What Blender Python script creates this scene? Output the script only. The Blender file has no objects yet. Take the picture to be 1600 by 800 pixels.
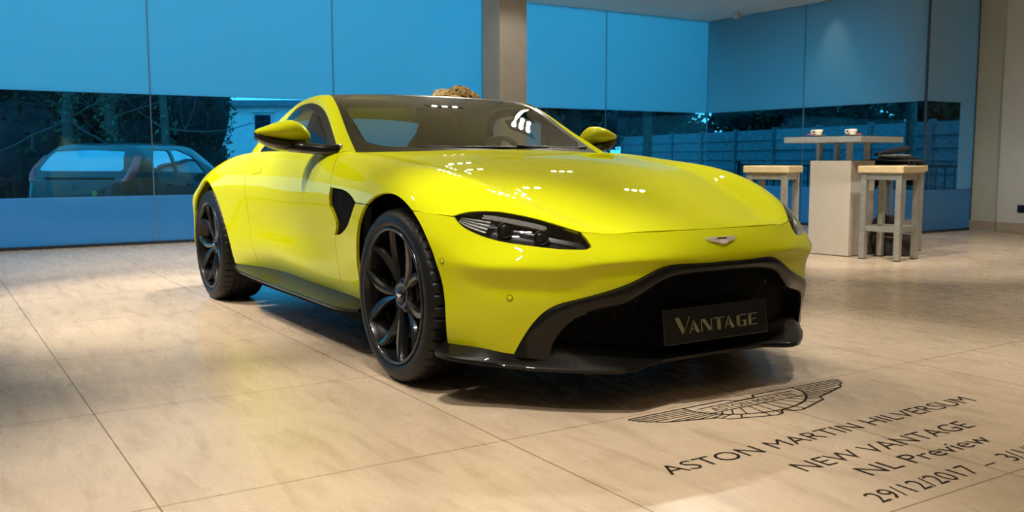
import bpy, bmesh, math, random
import numpy as np
from mathutils import Vector, Matrix

C = bpy.context.scene.collection
SC = bpy.context.scene
# ---------------------------------------------------------------- camera
# metres; x runs to the front of the car (front axle at 0), y to the car's left, z up
CAM_POS = (3.4071, -2.5236, .9114)
CAM_YAW, CAM_PITCH, CAM_ROLL, FOCAL = .5674, .1049, -.0011, 1452.5717
def make_camera():
    y, p, ro = CAM_YAW, CAM_PITCH, CAM_ROLL
    f = Vector((-math.cos(y)*math.cos(p), math.sin(y)*math.cos(p), -math.sin(p)))
    r = f.cross(Vector((0, 0, 1))).normalized(); u = r.cross(f)
    r2 = r*math.cos(ro)+u*math.sin(ro); u2 = -r*math.sin(ro)+u*math.cos(ro)
    cam = bpy.data.cameras.new('camera'); o = bpy.data.objects.new('camera', cam); C.objects.link(o)
    o.matrix_world = Matrix(((r2.x, u2.x, -f.x, CAM_POS[0]), (r2.y, u2.y, -f.y, CAM_POS[1]), (r2.z, u2.z, -f.z, CAM_POS[2]), (0, 0, 0, 1)))
    cam.sensor_width = 36; cam.lens = FOCAL/1600*36; cam.clip_start = .05; cam.clip_end = 300
    cam.dof.use_dof = True; cam.dof.focus_distance = 3.9; cam.dof.aperture_fstop = 5.6
    SC.camera = o
make_camera()
SC.view_settings.view_transform = 'Standard'; SC.view_settings.look = 'None'
SC.view_settings.gamma = 1; SC.view_settings.use_curve_mapping = False
SC.view_settings.exposure = 0.0
# ---------------------------------------------------------------- dusk sky
def make_world():
    w = bpy.data.worlds.new('dusk_sky'); SC.world = w; w.use_nodes = True
    nt = w.node_tree; bg = nt.nodes['Background']
    tc = nt.nodes.new('ShaderNodeTexCoord'); sx = nt.nodes.new('ShaderNodeSeparateXYZ'); rp = nt.nodes.new('ShaderNodeValToRGB')
    nt.links.new(tc.outputs['Generated'], sx.inputs[0]); nt.links.new(sx.outputs['Z'], rp.inputs[0])
    e = rp.color_ramp.elements
    e[0].position = 0; e[0].color = (.050, .47, .84, 1)
    e[1].position = .5; e[1].color = (.022, .38, .74, 1)
    nt.links.new(rp.outputs[0], bg.inputs[0]); bg.inputs[1].default_value = SKY
SKY = 2.4
make_world()
# ---------------------------------------------------------------- lamps
WHITE = (1.0, .93, .82); WARM = (1.0, .80, .55)
def spot(x, y, z, watts, aim=None, size=75, blend=.6, radius=.045, col=WHITE):
    l = bpy.data.lights.new('spotlight', 'SPOT'); l.energy = watts; l.color = col
    l.spot_size = math.radians(size); l.spot_blend = blend; l.shadow_soft_size = radius
    o = bpy.data.objects.new('spotlight', l); C.objects.link(o); o.location = (x, y, z)
    d = Vector(aim if aim else (x, y, 0))-Vector((x, y, z))
    o.rotation_euler = d.to_track_quat('-Z', 'Y').to_euler()
CEIL = 2.95
# (x, y, watts, aim, cone): recessed downlights, most of them outside the frame, a few added as fill
SPOTS = [
 (-1.3, -2.7, 235, (-1.45, -.85, .1), 58, WHITE), (1.0, -1.45, 310, (.92, -1.25, 0), 60, WHITE), (1.3, -2.3, 95, (1.0, -1.2, 0), 72, WHITE), (-4.3, .5, 420, (-4.5, .5, 0), 100, WHITE), (-2.9, -2.2, 520, (-2.7, -1.15, 0), 66, WHITE),  # the wide lamp behind the car is added to brighten the ceiling
 (-3.6, -4.2, 40, (-3.2, -3.4, 0), 95, WHITE), (-2.2, -2.8, 90, (.1, -.9, .7), 60, WHITE),
 (-1.8, 2.5, 165, (.4, 0, .7), 75, WHITE), (-1.75, 1.0, 135, (.3, -.3, .7), 75, WHITE), (-3.2, 2.4, 130, (.2, -.2, .8), 70, WHITE), (-3.9, 1.7, 110, (.1, -.5, .8), 60, WHITE), (-5.4, 2.4, 80, (-.2, -.5, .8), 60, WHITE),
 (1.1, 1.1, 120, (.7, .9, 0), 60, WHITE), (1.4, 3.0, 150, (.2, 2.9, 0), 88, WHITE), (-.9, 3.9, 200, (-1.9, 4.8, .3), 75, WHITE), (-1.3, 2.6, 330, (-2.2, 4.6, .5), 46, WHITE), (-4.0, 2.9, 110, (-4.6, 1.95, 1.5), 32, WARM),  # the last one is added to lighten the dried flowers
 (-5.4, -1.6, 150, None, 95, WHITE), (-4.72, 7.36, 40, None, 75, WARM), (.4, 6.6, 75, (-.4, 8.0, .8), 110, WHITE), (-1.4, 6.4, 90, (-1.8, 6.8, 0), 105, WHITE),
 (3.4, -1.0, 25, None, 105, WARM), (3.8, 2.0, 40, None, 105, WARM), (4.2, -4.0, 60, None, 105, WARM), (-4.7, 3.0, 38, (-6.0, 3.5, 1.6), 70, WHITE),  # the last one is fill, added to lighten the column
]
for x, y, w, aim, cone, col in SPOTS:
    for k in (-1, 0, 1):
        spot(x, y+.115*k, CEIL-.035, w/3, aim, cone, radius=.024, col=col)

# ---------------------------------------------------------------- materials
def new_mat(name):
    m = bpy.data.materials.new(name); m.use_nodes = True
    return m, m.node_tree.nodes, m.node_tree.links
def mat(name, col, rough=.5, metal=0, coat=0, coat_rough=.03, spec=.5, noise=None, bump=None, stretch=(1, 1, 1)):
    """Principled surface; noise=(scale, amount) varies colour, bump=(scale, strength) roughens it"""
    m, N, L = new_mat(name); b = N['Principled BSDF']
    b.inputs['Base Color'].default_value = (*col, 1); b.inputs['Roughness'].default_value = rough
    b.inputs['Metallic'].default_value = metal; b.inputs['Coat Weight'].default_value = coat
    b.inputs['Coat Roughness'].default_value = coat_rough; b.inputs['Specular IOR Level'].default_value = spec
    if noise or bump:
        tc = N.new('ShaderNodeTexCoord'); mp = N.new('ShaderNodeMapping'); mp.inputs['Scale'].default_value = stretch
        L.new(tc.outputs['Object'], mp.inputs[0])
    if noise:
        n = N.new('ShaderNodeTexNoise'); n.inputs['Scale'].default_value = noise[0]; n.inputs['Detail'].default_value = 5
        L.new(mp.outputs[0], n.inputs['Vector'])
        r = N.new('ShaderNodeValToRGB'); e = r.color_ramp.elements; a = noise[1]
        e[0].position = .3; e[1].position = .7
        e[0].color = (*[c*(1-a) for c in col], 1); e[1].color = (*[min(1, c*(1+a)) for c in col], 1)
        L.new(n.outputs[0], r.inputs[0]); L.new(r.outputs[0], b.inputs['Base Color'])
    if bump:
        n = N.new('ShaderNodeTexNoise'); n.inputs['Scale'].default_value = bump[0]; n.inputs['Detail'].default_value = 4
        L.new(mp.outputs[0], n.inputs['Vector'])
        bp = N.new('ShaderNodeBump'); bp.inputs['Strength'].default_value = bump[1]; bp.inputs['Distance'].default_value = .01
        L.new(n.outputs[0], bp.inputs['Height']); L.new(bp.outputs[0], b.inputs['Normal'])
    return m
def schlick(N, L, f0):
    """mirror share of a surface: f0 face on, rising to 1 at grazing angles, the same from both sides"""
    lw = N.new('ShaderNodeLayerWeight'); lw.inputs[0].default_value = .5
    p = N.new('ShaderNodeMath'); p.operation = 'POWER'; p.inputs[1].default_value = 5; L.new(lw.outputs['Facing'], p.inputs[0])
    a = N.new('ShaderNodeMath'); a.operation = 'MULTIPLY_ADD'; a.inputs[1].default_value = 1-f0; a.inputs[2].default_value = f0
    L.new(p.outputs[0], a.inputs[0]); return a.outputs[0]
def glass_mat(name, tint, refl=1.0, ior=1.5):
    """thin pane: clear or tinted, mirror-like at its surface"""
    m, N, L = new_mat(name); N.remove(N['Principled BSDF'])
    t = N.new('ShaderNodeBsdfTransparent'); t.inputs[0].default_value = (*tint, 1)
    g = N.new('ShaderNodeBsdfGlossy'); g.inputs['Roughness'].default_value = .0; g.inputs[0].default_value = (refl, refl, refl, 1)
    mx = N.new('ShaderNodeMixShader'); L.new(schlick(N, L, ((ior-1)/(ior+1))**2), mx.inputs[0]); L.new(t.outputs[0], mx.inputs[1]); L.new(g.outputs[0], mx.inputs[2])
    L.new(mx.outputs[0], N['Material Output'].inputs[0])
    return m
M = {}
M['paint'] = mat('yellow_paint', (.61, .64, .006), .6, 0, .6, .012, spec=0, noise=(900, .03))
M['black_gloss'] = mat('black_gloss', (.005, .005, .005), .3, 0, .8, .02, .1, noise=(40, .1))
M['black_satin'] = mat('black_satin', (.006, .006, .006), .4, 0, 0, .03, .3, noise=(60, .15))
M['black_matt'] = mat('black_matt', (.004, .004, .004), .8, 0, 0, .03, .1, noise=(50, .2))
M['rubber'] = mat('tyre_rubber', (.0065, .006, .006), .45, spec=.25, noise=(30, .25))
M['alloy_black'] = mat('black_alloy', (.006, .0065, .007), .25, 0, .5, .08, .2, noise=(80, .1))
M['steel'] = mat('brushed_steel', (.45, .44, .42), .3, 1, noise=(60, .15), stretch=(1, 1, .05))
M['chrome'] = mat('satin_chrome', (.78, .72, .66), .32, .45, noise=(50, .05))
M['disc'] = mat('brake_disc', (.045, .042, .04), .4, 1, noise=(80, .15))
M['lamp_housing'] = mat('lamp_housing', (.006, .0055, .005), .35, noise=(40, .2))
M['lamp_silver'] = mat('lamp_silver', (.55, .54, .52), .35, .5, noise=(60, .1))
M['windscreen'] = glass_mat('windscreen_glass', (.74, .78, .66), 1.0, 1.85)
M['side_glass'] = glass_mat('side_glass', (.82, .85, .84), .9, 1.40)
M['clear_lens'] = glass_mat('clear_lens', (.82, .83, .85), .9, 1.42)
M['leather'] = mat('black_leather', (.007, .006, .006), .6, noise=(60, .2), bump=(300, .15))
M['headliner'] = mat('headliner', (.020, .019, .017), .9, noise=(80, .1))
M['amber'] = mat('amber_lens', (.5, .2, .02), .2, noise=(30, .1))
def carbon_mat():
    m, N, L = new_mat('carbon_weave'); b = N['Principled BSDF']
    tc = N.new('ShaderNodeTexCoord'); w = N.new('ShaderNodeTexWave'); w.wave_type = 'BANDS'; w.bands_direction = 'DIAGONAL'
    w.inputs['Scale'].default_value = 95; w.inputs['Distortion'].default_value = 0
    ck = N.new('ShaderNodeTexChecker'); ck.inputs['Scale'].default_value = 260
    ck.inputs[1].default_value = (.002, .002, .002, 1); ck.inputs[2].default_value = (.012, .011, .010, 1)
    L.new(tc.outputs['Object'], w.inputs['Vector']); L.new(tc.outputs['Object'], ck.inputs['Vector'])
    mx = N.new('ShaderNodeMixRGB'); mx.blend_type = 'MULTIPLY'; mx.inputs[0].default_value = .6
    L.new(ck.outputs[0], mx.inputs[1]); L.new(w.outputs[0], mx.inputs[2]); L.new(mx.outputs[0], b.inputs['Base Color'])
    b.inputs['Roughness'].default_value = .4; b.inputs['Specular IOR Level'].default_value = .12; b.inputs['Coat Weight'].default_value = .42; b.inputs['Coat Roughness'].default_value = .03
    return m
M['carbon'] = carbon_mat()
def mesh_grille_mat():
    """black honeycomb mesh: dark holes between slightly raised wires"""
    m, N, L = new_mat('black_mesh'); b = N['Principled BSDF']
    tc = N.new('ShaderNodeTexCoord'); v = N.new('ShaderNodeTexVoronoi'); v.feature = 'DISTANCE_TO_EDGE'; v.inputs['Scale'].default_value = 85; v.inputs['Randomness'].default_value = .0
    L.new(tc.outputs['Object'], v.inputs['Vector'])
    r = N.new('ShaderNodeValToRGB'); e = r.color_ramp.elements
    e[0].position = .10; e[0].color = (.006, .006, .006, 1); e[1].position = .2; e[1].color = (.0008, .0008, .0008, 1)
    L.new(v.outputs['Distance'], r.inputs[0]); L.new(r.outputs[0], b.inputs['Base Color'])
    b.inputs['Roughness'].default_value = .7; b.inputs['Specular IOR Level'].default_value = .04
    return m
M['mesh'] = mesh_grille_mat()

# ---------------------------------------------------------------- object helpers
def link(o, parent=None):
    C.objects.link(o)
    if parent is not None: o.parent = parent
    return o
def empty(name, loc=(0, 0, 0), parent=None, rz=0):
    o = bpy.data.objects.new(name, None); o.location = loc; o.rotation_euler = (0, 0, rz); o.empty_display_size = .1
    return link(o, parent)
def tag(o, label=None, cat=None, group=None, kind=None):
    if label: o['label'] = label
    if cat: o['category'] = cat
    if group: o['group'] = group
    if kind: o['kind'] = kind
    return o
def mk(name, V, F, m, parent=None, smooth=True, mats=None, idx=None):
    me = bpy.data.meshes.new(name)
    me.from_pydata([tuple(map(float, v)) for v in V], [], [tuple(map(int, f)) for f in F]); me.update()
    for x in (mats or [m]): me.materials.append(x)
    if idx is not None: me.polygons.foreach_set('material_index', list(idx))
    me.polygons.foreach_set('use_smooth', [smooth]*len(me.polygons))
    return link(bpy.data.objects.new(name, me), parent)
def words(name, V, F, n, m, parent):
    """a line of lettering as n separate words"""
    lo = {}; par = list(range(len(V)))
    def find(i):
        while par[i] != i: par[i] = par[par[i]]; i = par[i]
        return i
    for f in F:
        for k in f[1:]: par[find(k)] = find(f[0])
    for i, v in enumerate(V):
        r = find(i); a = lo.setdefault(r, [9e9, -9e9]); a[0] = min(a[0], v[0]); a[1] = max(a[1], v[0])
    isl = sorted(lo.items(), key=lambda q: q[1][0]); gaps = []; end = isl[0][1][1]
    for r, (a, b) in isl[1:]: gaps.append((a-end, (a+end)/2)); end = max(end, b)
    cuts = sorted(c for _, c in sorted(gaps, reverse=True)[:n-1]); out = []
    for k in range(n):
        fs = [f for f in F if sum(1 for c in cuts if V[f[0]][0] > c) == k]
        us = sorted({i for f in fs for i in f}); mp = {u: j for j, u in enumerate(us)}
        mk(name, [(-V[u][1], V[u][0], 0) for u in us], [tuple(mp[i] for i in f) for f in fs], m, parent, False)
class MB:
    """collects simple solids into one mesh"""
    def __init__(s): s.V = []; s.F = []
    def add(s, V, F):
        b = len(s.V); s.V += [tuple(v) for v in V]; s.F += [tuple(i+b for i in f) for f in F]; return s
    def box(s, x0, x1, y0, y1, z0, z1, bev=0.0):
        bm = bmesh.new(); bmesh.ops.create_cube(bm, size=1)
        for v in bm.verts: v.co = Vector(((x0+x1)/2+v.co.x*(x1-x0), (y0+y1)/2+v.co.y*(y1-y0), (z0+z1)/2+v.co.z*(z1-z0)))
        if bev: bmesh.ops.bevel(bm, geom=bm.edges[:], offset=bev, segments=2, affect='EDGES', profile=.5)
        bm.verts.index_update(); s.add([v.co[:] for v in bm.verts], [[v.index for v in f.verts] for f in bm.faces]); bm.free(); return s
    def tube(s, P, r, n=8, cap=True):
        P = [Vector(p) for p in P]; R = r if hasattr(r, '__len__') else [r]*len(P); V = []; F = []
        up = None
        for i, p in enumerate(P):
            t = (P[min(i+1, len(P)-1)]-P[max(i-1, 0)]).normalized()
            if up is None: up = t.orthogonal().normalized()
            up = (up-t*up.dot(t)).normalized(); b = t.cross(up)
            for k in range(n):
                a = 2*math.pi*k/n; V.append(p+(up*math.cos(a)+b*math.sin(a))*R[i])
        for i in range(len(P)-1):
            for k in range(n): F.append((i*n+k, i*n+(k+1) % n, (i+1)*n+(k+1) % n, (i+1)*n+k))
        if cap: F.append(tuple(range(n))[::-1]); F.append(tuple((len(P)-1)*n+k for k in range(n)))
        return s.add(V, F)
    def lathe(s, prof, origin=(0, 0, 0), axis='Z', n=32, a0=0, a1=2*math.pi):
        """prof: (radius, height) along axis"""
        V = []; F = []; full = abs(a1-a0-2*math.pi) < 1e-6; m = n if full else n+1
        for i in range(m):
            a = a0+(a1-a0)*i/n
            for r, h in prof:
                c, d = r*math.cos(a), r*math.sin(a)
                v = (c, d, h) if axis == 'Z' else (c, h, d) if axis == 'Y' else (h, c, d)
                V.append((v[0]+origin[0], v[1]+origin[1], v[2]+origin[2]))
        k = len(prof)
        for i in range(n):
            j = (i+1) % m
            for q in range(k-1): F.append((i*k+q, j*k+q, j*k+q+1, i*k+q+1))
        return s.add(V, F)
    def build(s, name, m, parent=None, smooth=False, angle=None):
        o = mk(name, s.V, s.F, m, parent, smooth or angle is not None)
        if angle is not None: sharp(o, angle)
        return o
def sharp(o, angle=35):
    bm = bmesh.new(); bm.from_mesh(o.data); bmesh.ops.recalc_face_normals(bm, faces=bm.faces[:])
    for e in bm.edges:
        if len(e.link_faces) == 2 and e.calc_face_angle(0) > math.radians(angle): e.smooth = False
    bm.to_mesh(o.data); bm.free(); return o
def gridVF(G):
    G = np.asarray(G); nv, nu = G.shape[:2]; V = G.reshape(-1, 3)
    F = [(j*nu+i, j*nu+i+1, (j+1)*nu+i+1, (j+1)*nu+i) for j in range(nv-1) for i in range(nu-1)]
    return V, F
OFFS = -.006
def text_mesh(s, width, cap):
    """the words s as (V, F), baseline on x axis from 0 to width, capitals cap tall"""
    cu = bpy.data.curves.new('lettering', 'FONT'); cu.body = s; cu.size = 1; cu.resolution_u = 4; cu.offset = OFFS
    o = bpy.data.objects.new('lettering', cu); C.objects.link(o); bpy.context.view_layer.update()
    me = bpy.data.meshes.new_from_object(o.evaluated_get(bpy.context.evaluated_depsgraph_get()))
    V = np.array([v.co[:] for v in me.vertices]); F = [tuple(p.vertices) for p in me.polygons]
    bpy.data.objects.remove(o); bpy.data.curves.remove(cu); bpy.data.meshes.remove(me)
    V[:, 0] = (V[:, 0]-V[:, 0].min())/(V[:, 0].max()-V[:, 0].min())*width
    V[:, 1] = V[:, 1]/.729*cap
    return V, F
# ---------------------------------------------------------------- surfaces (numpy)
def ncs(t, P, tt):
    """natural cubic spline through P at parameters t, evaluated at tt"""
    t = np.asarray(t, float); P = np.asarray(P, float); tt = np.asarray(tt, float)
    n = len(t)
    if P.ndim == 1: return ncs(t, P[:, None], tt)[:, 0]
    if n == 2:
        w = ((tt-t[0])/(t[1]-t[0]))[:, None]; return P[0]*(1-w)+P[1]*w
    h = np.diff(t); A = np.zeros((n, n)); b = np.zeros((n, P.shape[1]))
    A[0, 0] = A[-1, -1] = 1
    for i in range(1, n-1):
        A[i, i-1] = h[i-1]; A[i, i] = 2*(h[i-1]+h[i]); A[i, i+1] = h[i]
        b[i] = 6*((P[i+1]-P[i])/h[i]-(P[i]-P[i-1])/h[i-1])
    M = np.linalg.solve(A, b)
    k = np.clip(np.searchsorted(t, tt)-1, 0, n-2); hk = h[k][:, None]
    a = (t[k+1]-tt)[:, None]; c = (tt-t[k])[:, None]
    return (M[k]*a**3+M[k+1]*c**3)/(6*hk)+(P[k]/hk-M[k]*hk/6)*a+(P[k+1]/hk-M[k+1]*hk/6)*c
def chord(P, e=.6):
    d = np.linalg.norm(np.diff(P, axis=0), axis=1)**e+1e-9
    return np.concatenate([[0], np.cumsum(d)])
def crv(P, n, e=.6):
    """n points evenly spread along a spline through P"""
    P = np.asarray(P, float); t = chord(P, e)
    Q = ncs(t, P, np.linspace(0, t[-1], n*6)); s = chord(Q, 1)
    u = np.linspace(0, s[-1], n)
    return np.stack([np.interp(u, s, Q[:, k]) for k in range(Q.shape[1])], 1)
def tensor(M, nu, nv):
    """smooth surface through a matrix of points M[row][col]; returns grid [nv][nu]"""
    M = np.asarray(M, float)
    tu = np.mean([chord(r) for r in M], 0)
    G = np.stack([ncs(tu, r, np.linspace(0, tu[-1], nu)) for r in M])
    tv = np.mean([chord(G[:, j]) for j in range(0, nu, 5)], 0)
    return np.stack([ncs(tv, G[:, j], np.linspace(0, tv[-1], nv)) for j in range(nu)], 1)
def rail(P, xs):
    P = np.asarray(sorted(P), float)
    return np.stack([xs, ncs(P[:, 0], P[:, 1], xs), ncs(P[:, 0], P[:, 2], xs)], 1)
# rails of the body side and bonnet, (x, |y|, z), from sill to centre line
RAILS = [
 [(-3.5,.80,.27),(-3.2,.90,.26),(-2.7,.93,.255),(-2.2,.895,.255),(-1.8,.836,.262),(-1.3,.830,.268),(-.8,.838,.266),(-.45,.85,.26),(0,.88,.25),(.3,.86,.25),(.6,.72,.25),(.95,.4,.25)],
 [(-3.5,.82,.36),(-3.2,.925,.345),(-2.7,.955,.34),(-2.2,.917,.352),(-1.8,.881,.392),(-1.3,.867,.365),(-.8,.867,.342),(-.45,.88,.34),(0,.92,.33),(.3,.88,.33),(.6,.73,.33),(.95,.4,.33)],
 [(-3.5,.84,.52),(-3.2,.925,.51),(-2.7,.962,.51),(-2.2,.926,.51),(-1.8,.886,.515),(-1.3,.871,.52),(-.8,.880,.52),(-.45,.907,.52),(0,.938,.51),(.3,.895,.49),(.6,.74,.46),(.95,.4,.42)],
 [(-3.5,.84,.64),(-3.2,.925,.65),(-2.7,.962,.657),(-2.2,.936,.665),(-1.8,.905,.67),(-1.3,.893,.675),(-.8,.902,.675),(-.45,.922,.67),(0,.943,.66),(.3,.905,.60),(.6,.75,.55),(.95,.4,.47)],
 [(-3.5,.81,.70),(-3.3,.87,.70),(-3.0,.928,.727),(-2.7,.955,.752),(-2.2,.940,.775),(-1.8,.910,.78),(-1.3,.893,.783),(-.8,.902,.785),(-.45,.915,.782),(0,.930,.772),(.2,.922,.725),(.3,.905,.692),(.45,.862,.655),(.6,.775,.62),(.75,.64,.58),(.95,.4,.5)],
 [(-3.5,.775,.735),(-3.3,.835,.745),(-3.0,.895,.785),(-2.7,.922,.823),(-2.2,.913,.865),(-1.8,.885,.872),(-1.3,.868,.872),(-.8,.868,.872),(-.45,.872,.868),(0,.873,.842),(.3,.840,.775),(.45,.80,.728),(.6,.725,.675),(.75,.60,.62),(.95,.38,.52)],
 [(-3.5,.69,.765),(-3.3,.755,.80),(-3.0,.81,.85),(-2.7,.838,.893),(-2.2,.838,.938),(-1.8,.825,.946),(-1.3,.812,.943),(-.8,.800,.938),(-.5,.782,.925),(-.25,.766,.902),(0,.752,.877),(.27,.722,.829),(.45,.685,.774),(.6,.635,.715),(.75,.535,.652),(.95,.36,.555)],
 [(-3.5,.60,.79),(-3.0,.72,.88),(-2.7,.75,.92),(-2.2,.76,.95),(-1.3,.755,.955),(-.8,.745,.942),(-.5,.70,.921),(-.25,.672,.895),(0,.645,.862),(.27,.59,.803),(.45,.545,.748),(.6,.50,.699),(.75,.43,.656),(.84,.385,.638),(.95,.33,.575)],
 [(-3.5,.52,.81),(-3.0,.60,.895),(-2.2,.66,.955),(-1.3,.68,.96),(-.8,.69,.943),(-.5,.645,.924),(-.25,.612,.897),(0,.58,.864),(.27,.523,.806),(.45,.478,.754),(.6,.435,.707),(.75,.383,.664),(.844,.345,.643),(.95,.29,.585)],
 [(-3.5,.26,.835),(-3.0,.30,.92),(-2.2,.32,.96),(-1.3,.34,.968),(-.8,.34,.958),(-.5,.32,.943),(-.25,.30,.921),(0,.29,.889),(.27,.26,.836),(.45,.24,.785),(.6,.215,.733),(.75,.19,.683),(.855,.17,.645),(.95,.145,.59)],
 [(-3.5,0,.845),(-3.0,0,.93),(-2.2,0,.965),(-1.3,0,.975),(-.8,0,.966),(-.5,0,.951),(-.25,0,.930),(0,0,.900),(.27,0,.846),(.45,0,.793),(.6,0,.738),(.75,0,.686),(.858,0,.645),(.95,0,.592)],
]
def body_grid(xs, nv, full):
    """grid [nv][len(xs)]: right half (y<0) from sill to centre, or right sill to left sill when full"""
    R = np.stack([rail(r, xs) for r in RAILS]); R[..., 1] *= -1
    if full:
        L = R[:-1][::-1].copy(); L[..., 1] *= -1; R = np.concatenate([R, L])
    out = []
    for j in range(len(xs)):
        t = chord(R[:, j]); out.append(ncs(t, R[:, j], np.interp(np.linspace(0, len(t)-1, nv), np.arange(len(t)), t)))
    return np.stack(out, 1)
BUMPER = [
 [(.10,.936,.728),(.31,.908,.706),(.44,.865,.695),(.555,.79,.685),(.648,.70,.678),(.71,.61,.667),(.766,.51,.652),(.838,.34,.6435),(.858,0,.645)],
 [(.10,.948,.62),(.35,.924,.61),(.47,.878,.605),(.592,.80,.602),(.69,.71,.60),(.758,.617,.60),(.81,.50,.60),(.878,.30,.605),(.905,0,.606)],
 [(.10,.949,.555),(.36,.9235,.553),(.486,.889,.548),(.615,.822,.543),(.716,.732,.543),(.788,.627,.543),(.849,.50,.546),(.913,.285,.555),(.929,0,.560)],
 [(.10,.95,.53),(.365,.922,.53),(.49,.888,.525),(.617,.825,.52),(.718,.733,.52),(.79,.627,.52),(.845,.495,.525),(.912,.28,.532),(.932,0,.537)],
 [(.10,.946,.485),(.372,.914,.485),(.489,.878,.480),(.609,.809,.475),(.707,.719,.475),(.779,.616,.475),(.840,.492,.478),(.908,.282,.495),(.929,0,.505)],
 [(.10,.941,.42),(.38,.905,.42),(.495,.866,.42),(.610,.801,.42),(.700,.719,.42),(.770,.622,.42),(.830,.502,.42),(.900,.29,.42),(.920,0,.42)],
 [(.10,.925,.30),(.385,.893,.30),(.49,.853,.30),(.595,.795,.30),(.68,.72,.30),(.75,.635,.30),(.81,.52,.30),(.88,.30,.30),(.900,0,.30)],
 [(.10,.90,.19),(.38,.872,.19),(.48,.835,.19),(.58,.78,.19),(.665,.71,.19),(.735,.63,.19),(.795,.52,.19),(.865,.30,.19),(.885,0,.19)],
]
def bumper_grid(nu, nv):
    M = np.array(BUMPER); M[..., 1] *= -1
    L = M[:, :-1][:, ::-1].copy(); L[..., 1] *= -1
    return tensor(np.concatenate([M, L], 1), nu, nv)
# ---------------------------------------------------------------- cutting panels out of a surface
def cut(V, F, f):
    """keep the part of the mesh where f > 0, with a clean edge along f = 0"""
    V = list(map(tuple, V)); f = list(map(float, f)); cache = {}; out = []
    def mid(a, b):
        k = (a, b) if a < b else (b, a)
        if k not in cache:
            t = f[a]/(f[a]-f[b]); t = min(max(t, 0.002), .998)
            V.append(tuple(V[a][i]+(V[b][i]-V[a][i])*t for i in range(3))); cache[k] = len(V)-1
        return cache[k]
    for q in F:
        s = [f[i] > 0 for i in q]
        if all(s): out.append(tuple(q)); continue
        if not any(s): continue
        r = []
        for k in range(len(q)):
            a, b = q[k], q[(k+1) % len(q)]
            if f[a] > 0: r.append(a)
            if (f[a] > 0) != (f[b] > 0): r.append(mid(a, b))
        if len(r) > 2: out.append(tuple(r))
    used = sorted({i for q in out for i in q}); mp = {u: k for k, u in enumerate(used)}
    return np.array([V[u] for u in used]), [tuple(mp[i] for i in q) for q in out]
def sdf(P, poly):
    """signed distance to a closed 2D outline, positive inside"""
    P = np.asarray(P); A = np.asarray(poly); B = np.roll(A, -1, 0); d2 = np.full(len(P), 1e9); ins = np.zeros(len(P), bool)
    for a, b in zip(A, B):
        e = b-a; w = P-a; L2 = e@e
        if L2 < 1e-14: continue
        t = np.clip((w@e)/L2, 0, 1); d = w-t[:, None]*e; d2 = np.minimum(d2, (d*d).sum(1))
        c = ((a[1] > P[:, 1]) != (b[1] > P[:, 1]))
        if abs(e[1]) > 1e-12: ins ^= c & (P[:, 0] < (P[:, 1]-a[1])/e[1]*e[0]+a[0])
    return np.where(ins, 1, -1)*np.sqrt(d2)
NOB = np.array([.42, -.55, .72]); NOB /= np.linalg.norm(NOB)
UOB = np.cross([0, 0, 1.], NOB); UOB /= np.linalg.norm(UOB); WOB = np.cross(NOB, UOB)
def ob(P):
    """oblique projection of the right half (left half mirrored onto it)"""
    P = np.array(P, float); P[:, 1] = -np.abs(P[:, 1]); return np.stack([P@UOB, P@WOB], 1)
def obraw(P):
    P = np.asarray(P, float); return np.stack([P@UOB, P@WOB], 1)
def xz(P): return np.asarray(P, float)[:, [0, 2]]
def yz(P):
    P = np.array(P, float); return np.stack([np.abs(P[:, 1]), P[:, 2]], 1)
def vnormals(V, F):
    N = np.zeros_like(V)
    for q in F:
        a, b, c = V[q[0]], V[q[1]], V[q[2]]; n = np.cross(b-a, c-a)
        if len(q) > 3: n = n+np.cross(V[q[2]]-a, V[q[3]]-a)
        for i in q: N[i] += n
    return N/(np.linalg.norm(N, axis=1)[:, None]+1e-12)
def panel(name, V, F, m, parent, depth=.014, ref=(-1.3, 0, .45)):
    """a sheet-metal panel: its skin plus a folded rim along every edge"""
    V = np.asarray(V, float); N = vnormals(V, F)
    if ((V-np.array(ref))*N).sum() < 0: F = [q[::-1] for q in F]; N = -N
    ed = {}
    for q in F:
        for k in range(len(q)):
            a, b = q[k], q[(k+1) % len(q)]; ed[(a, b)] = 1
    bd = [(a, b) for a, b in ed if (b, a) not in ed]
    V2 = list(V); F2 = list(F); mp = {}
    for a, b in bd:
        for i in (a, b):
            if i not in mp:
                V2.append(V[i]); V2.append(V[i]-N[i]*depth); mp[i] = (len(V2)-2, len(V2)-1)
        F2.append((mp[b][0], mp[a][0], mp[a][1], mp[b][1]))
    return mk(name, V2, F2, m, parent)
def mirrored(V, F):
    V = np.array(V, float); V[:, 1] *= -1; return V, [q[::-1] for q in F]
def both(name, V, F, m, parent, depth=.014, ref=(-1.3, 0, .45)):
    a = panel(name, V, F, m, parent, depth, ref); V2, F2 = mirrored(V, F)
    return a, panel(name, V2, F2, m, parent, depth, ref)
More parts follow.
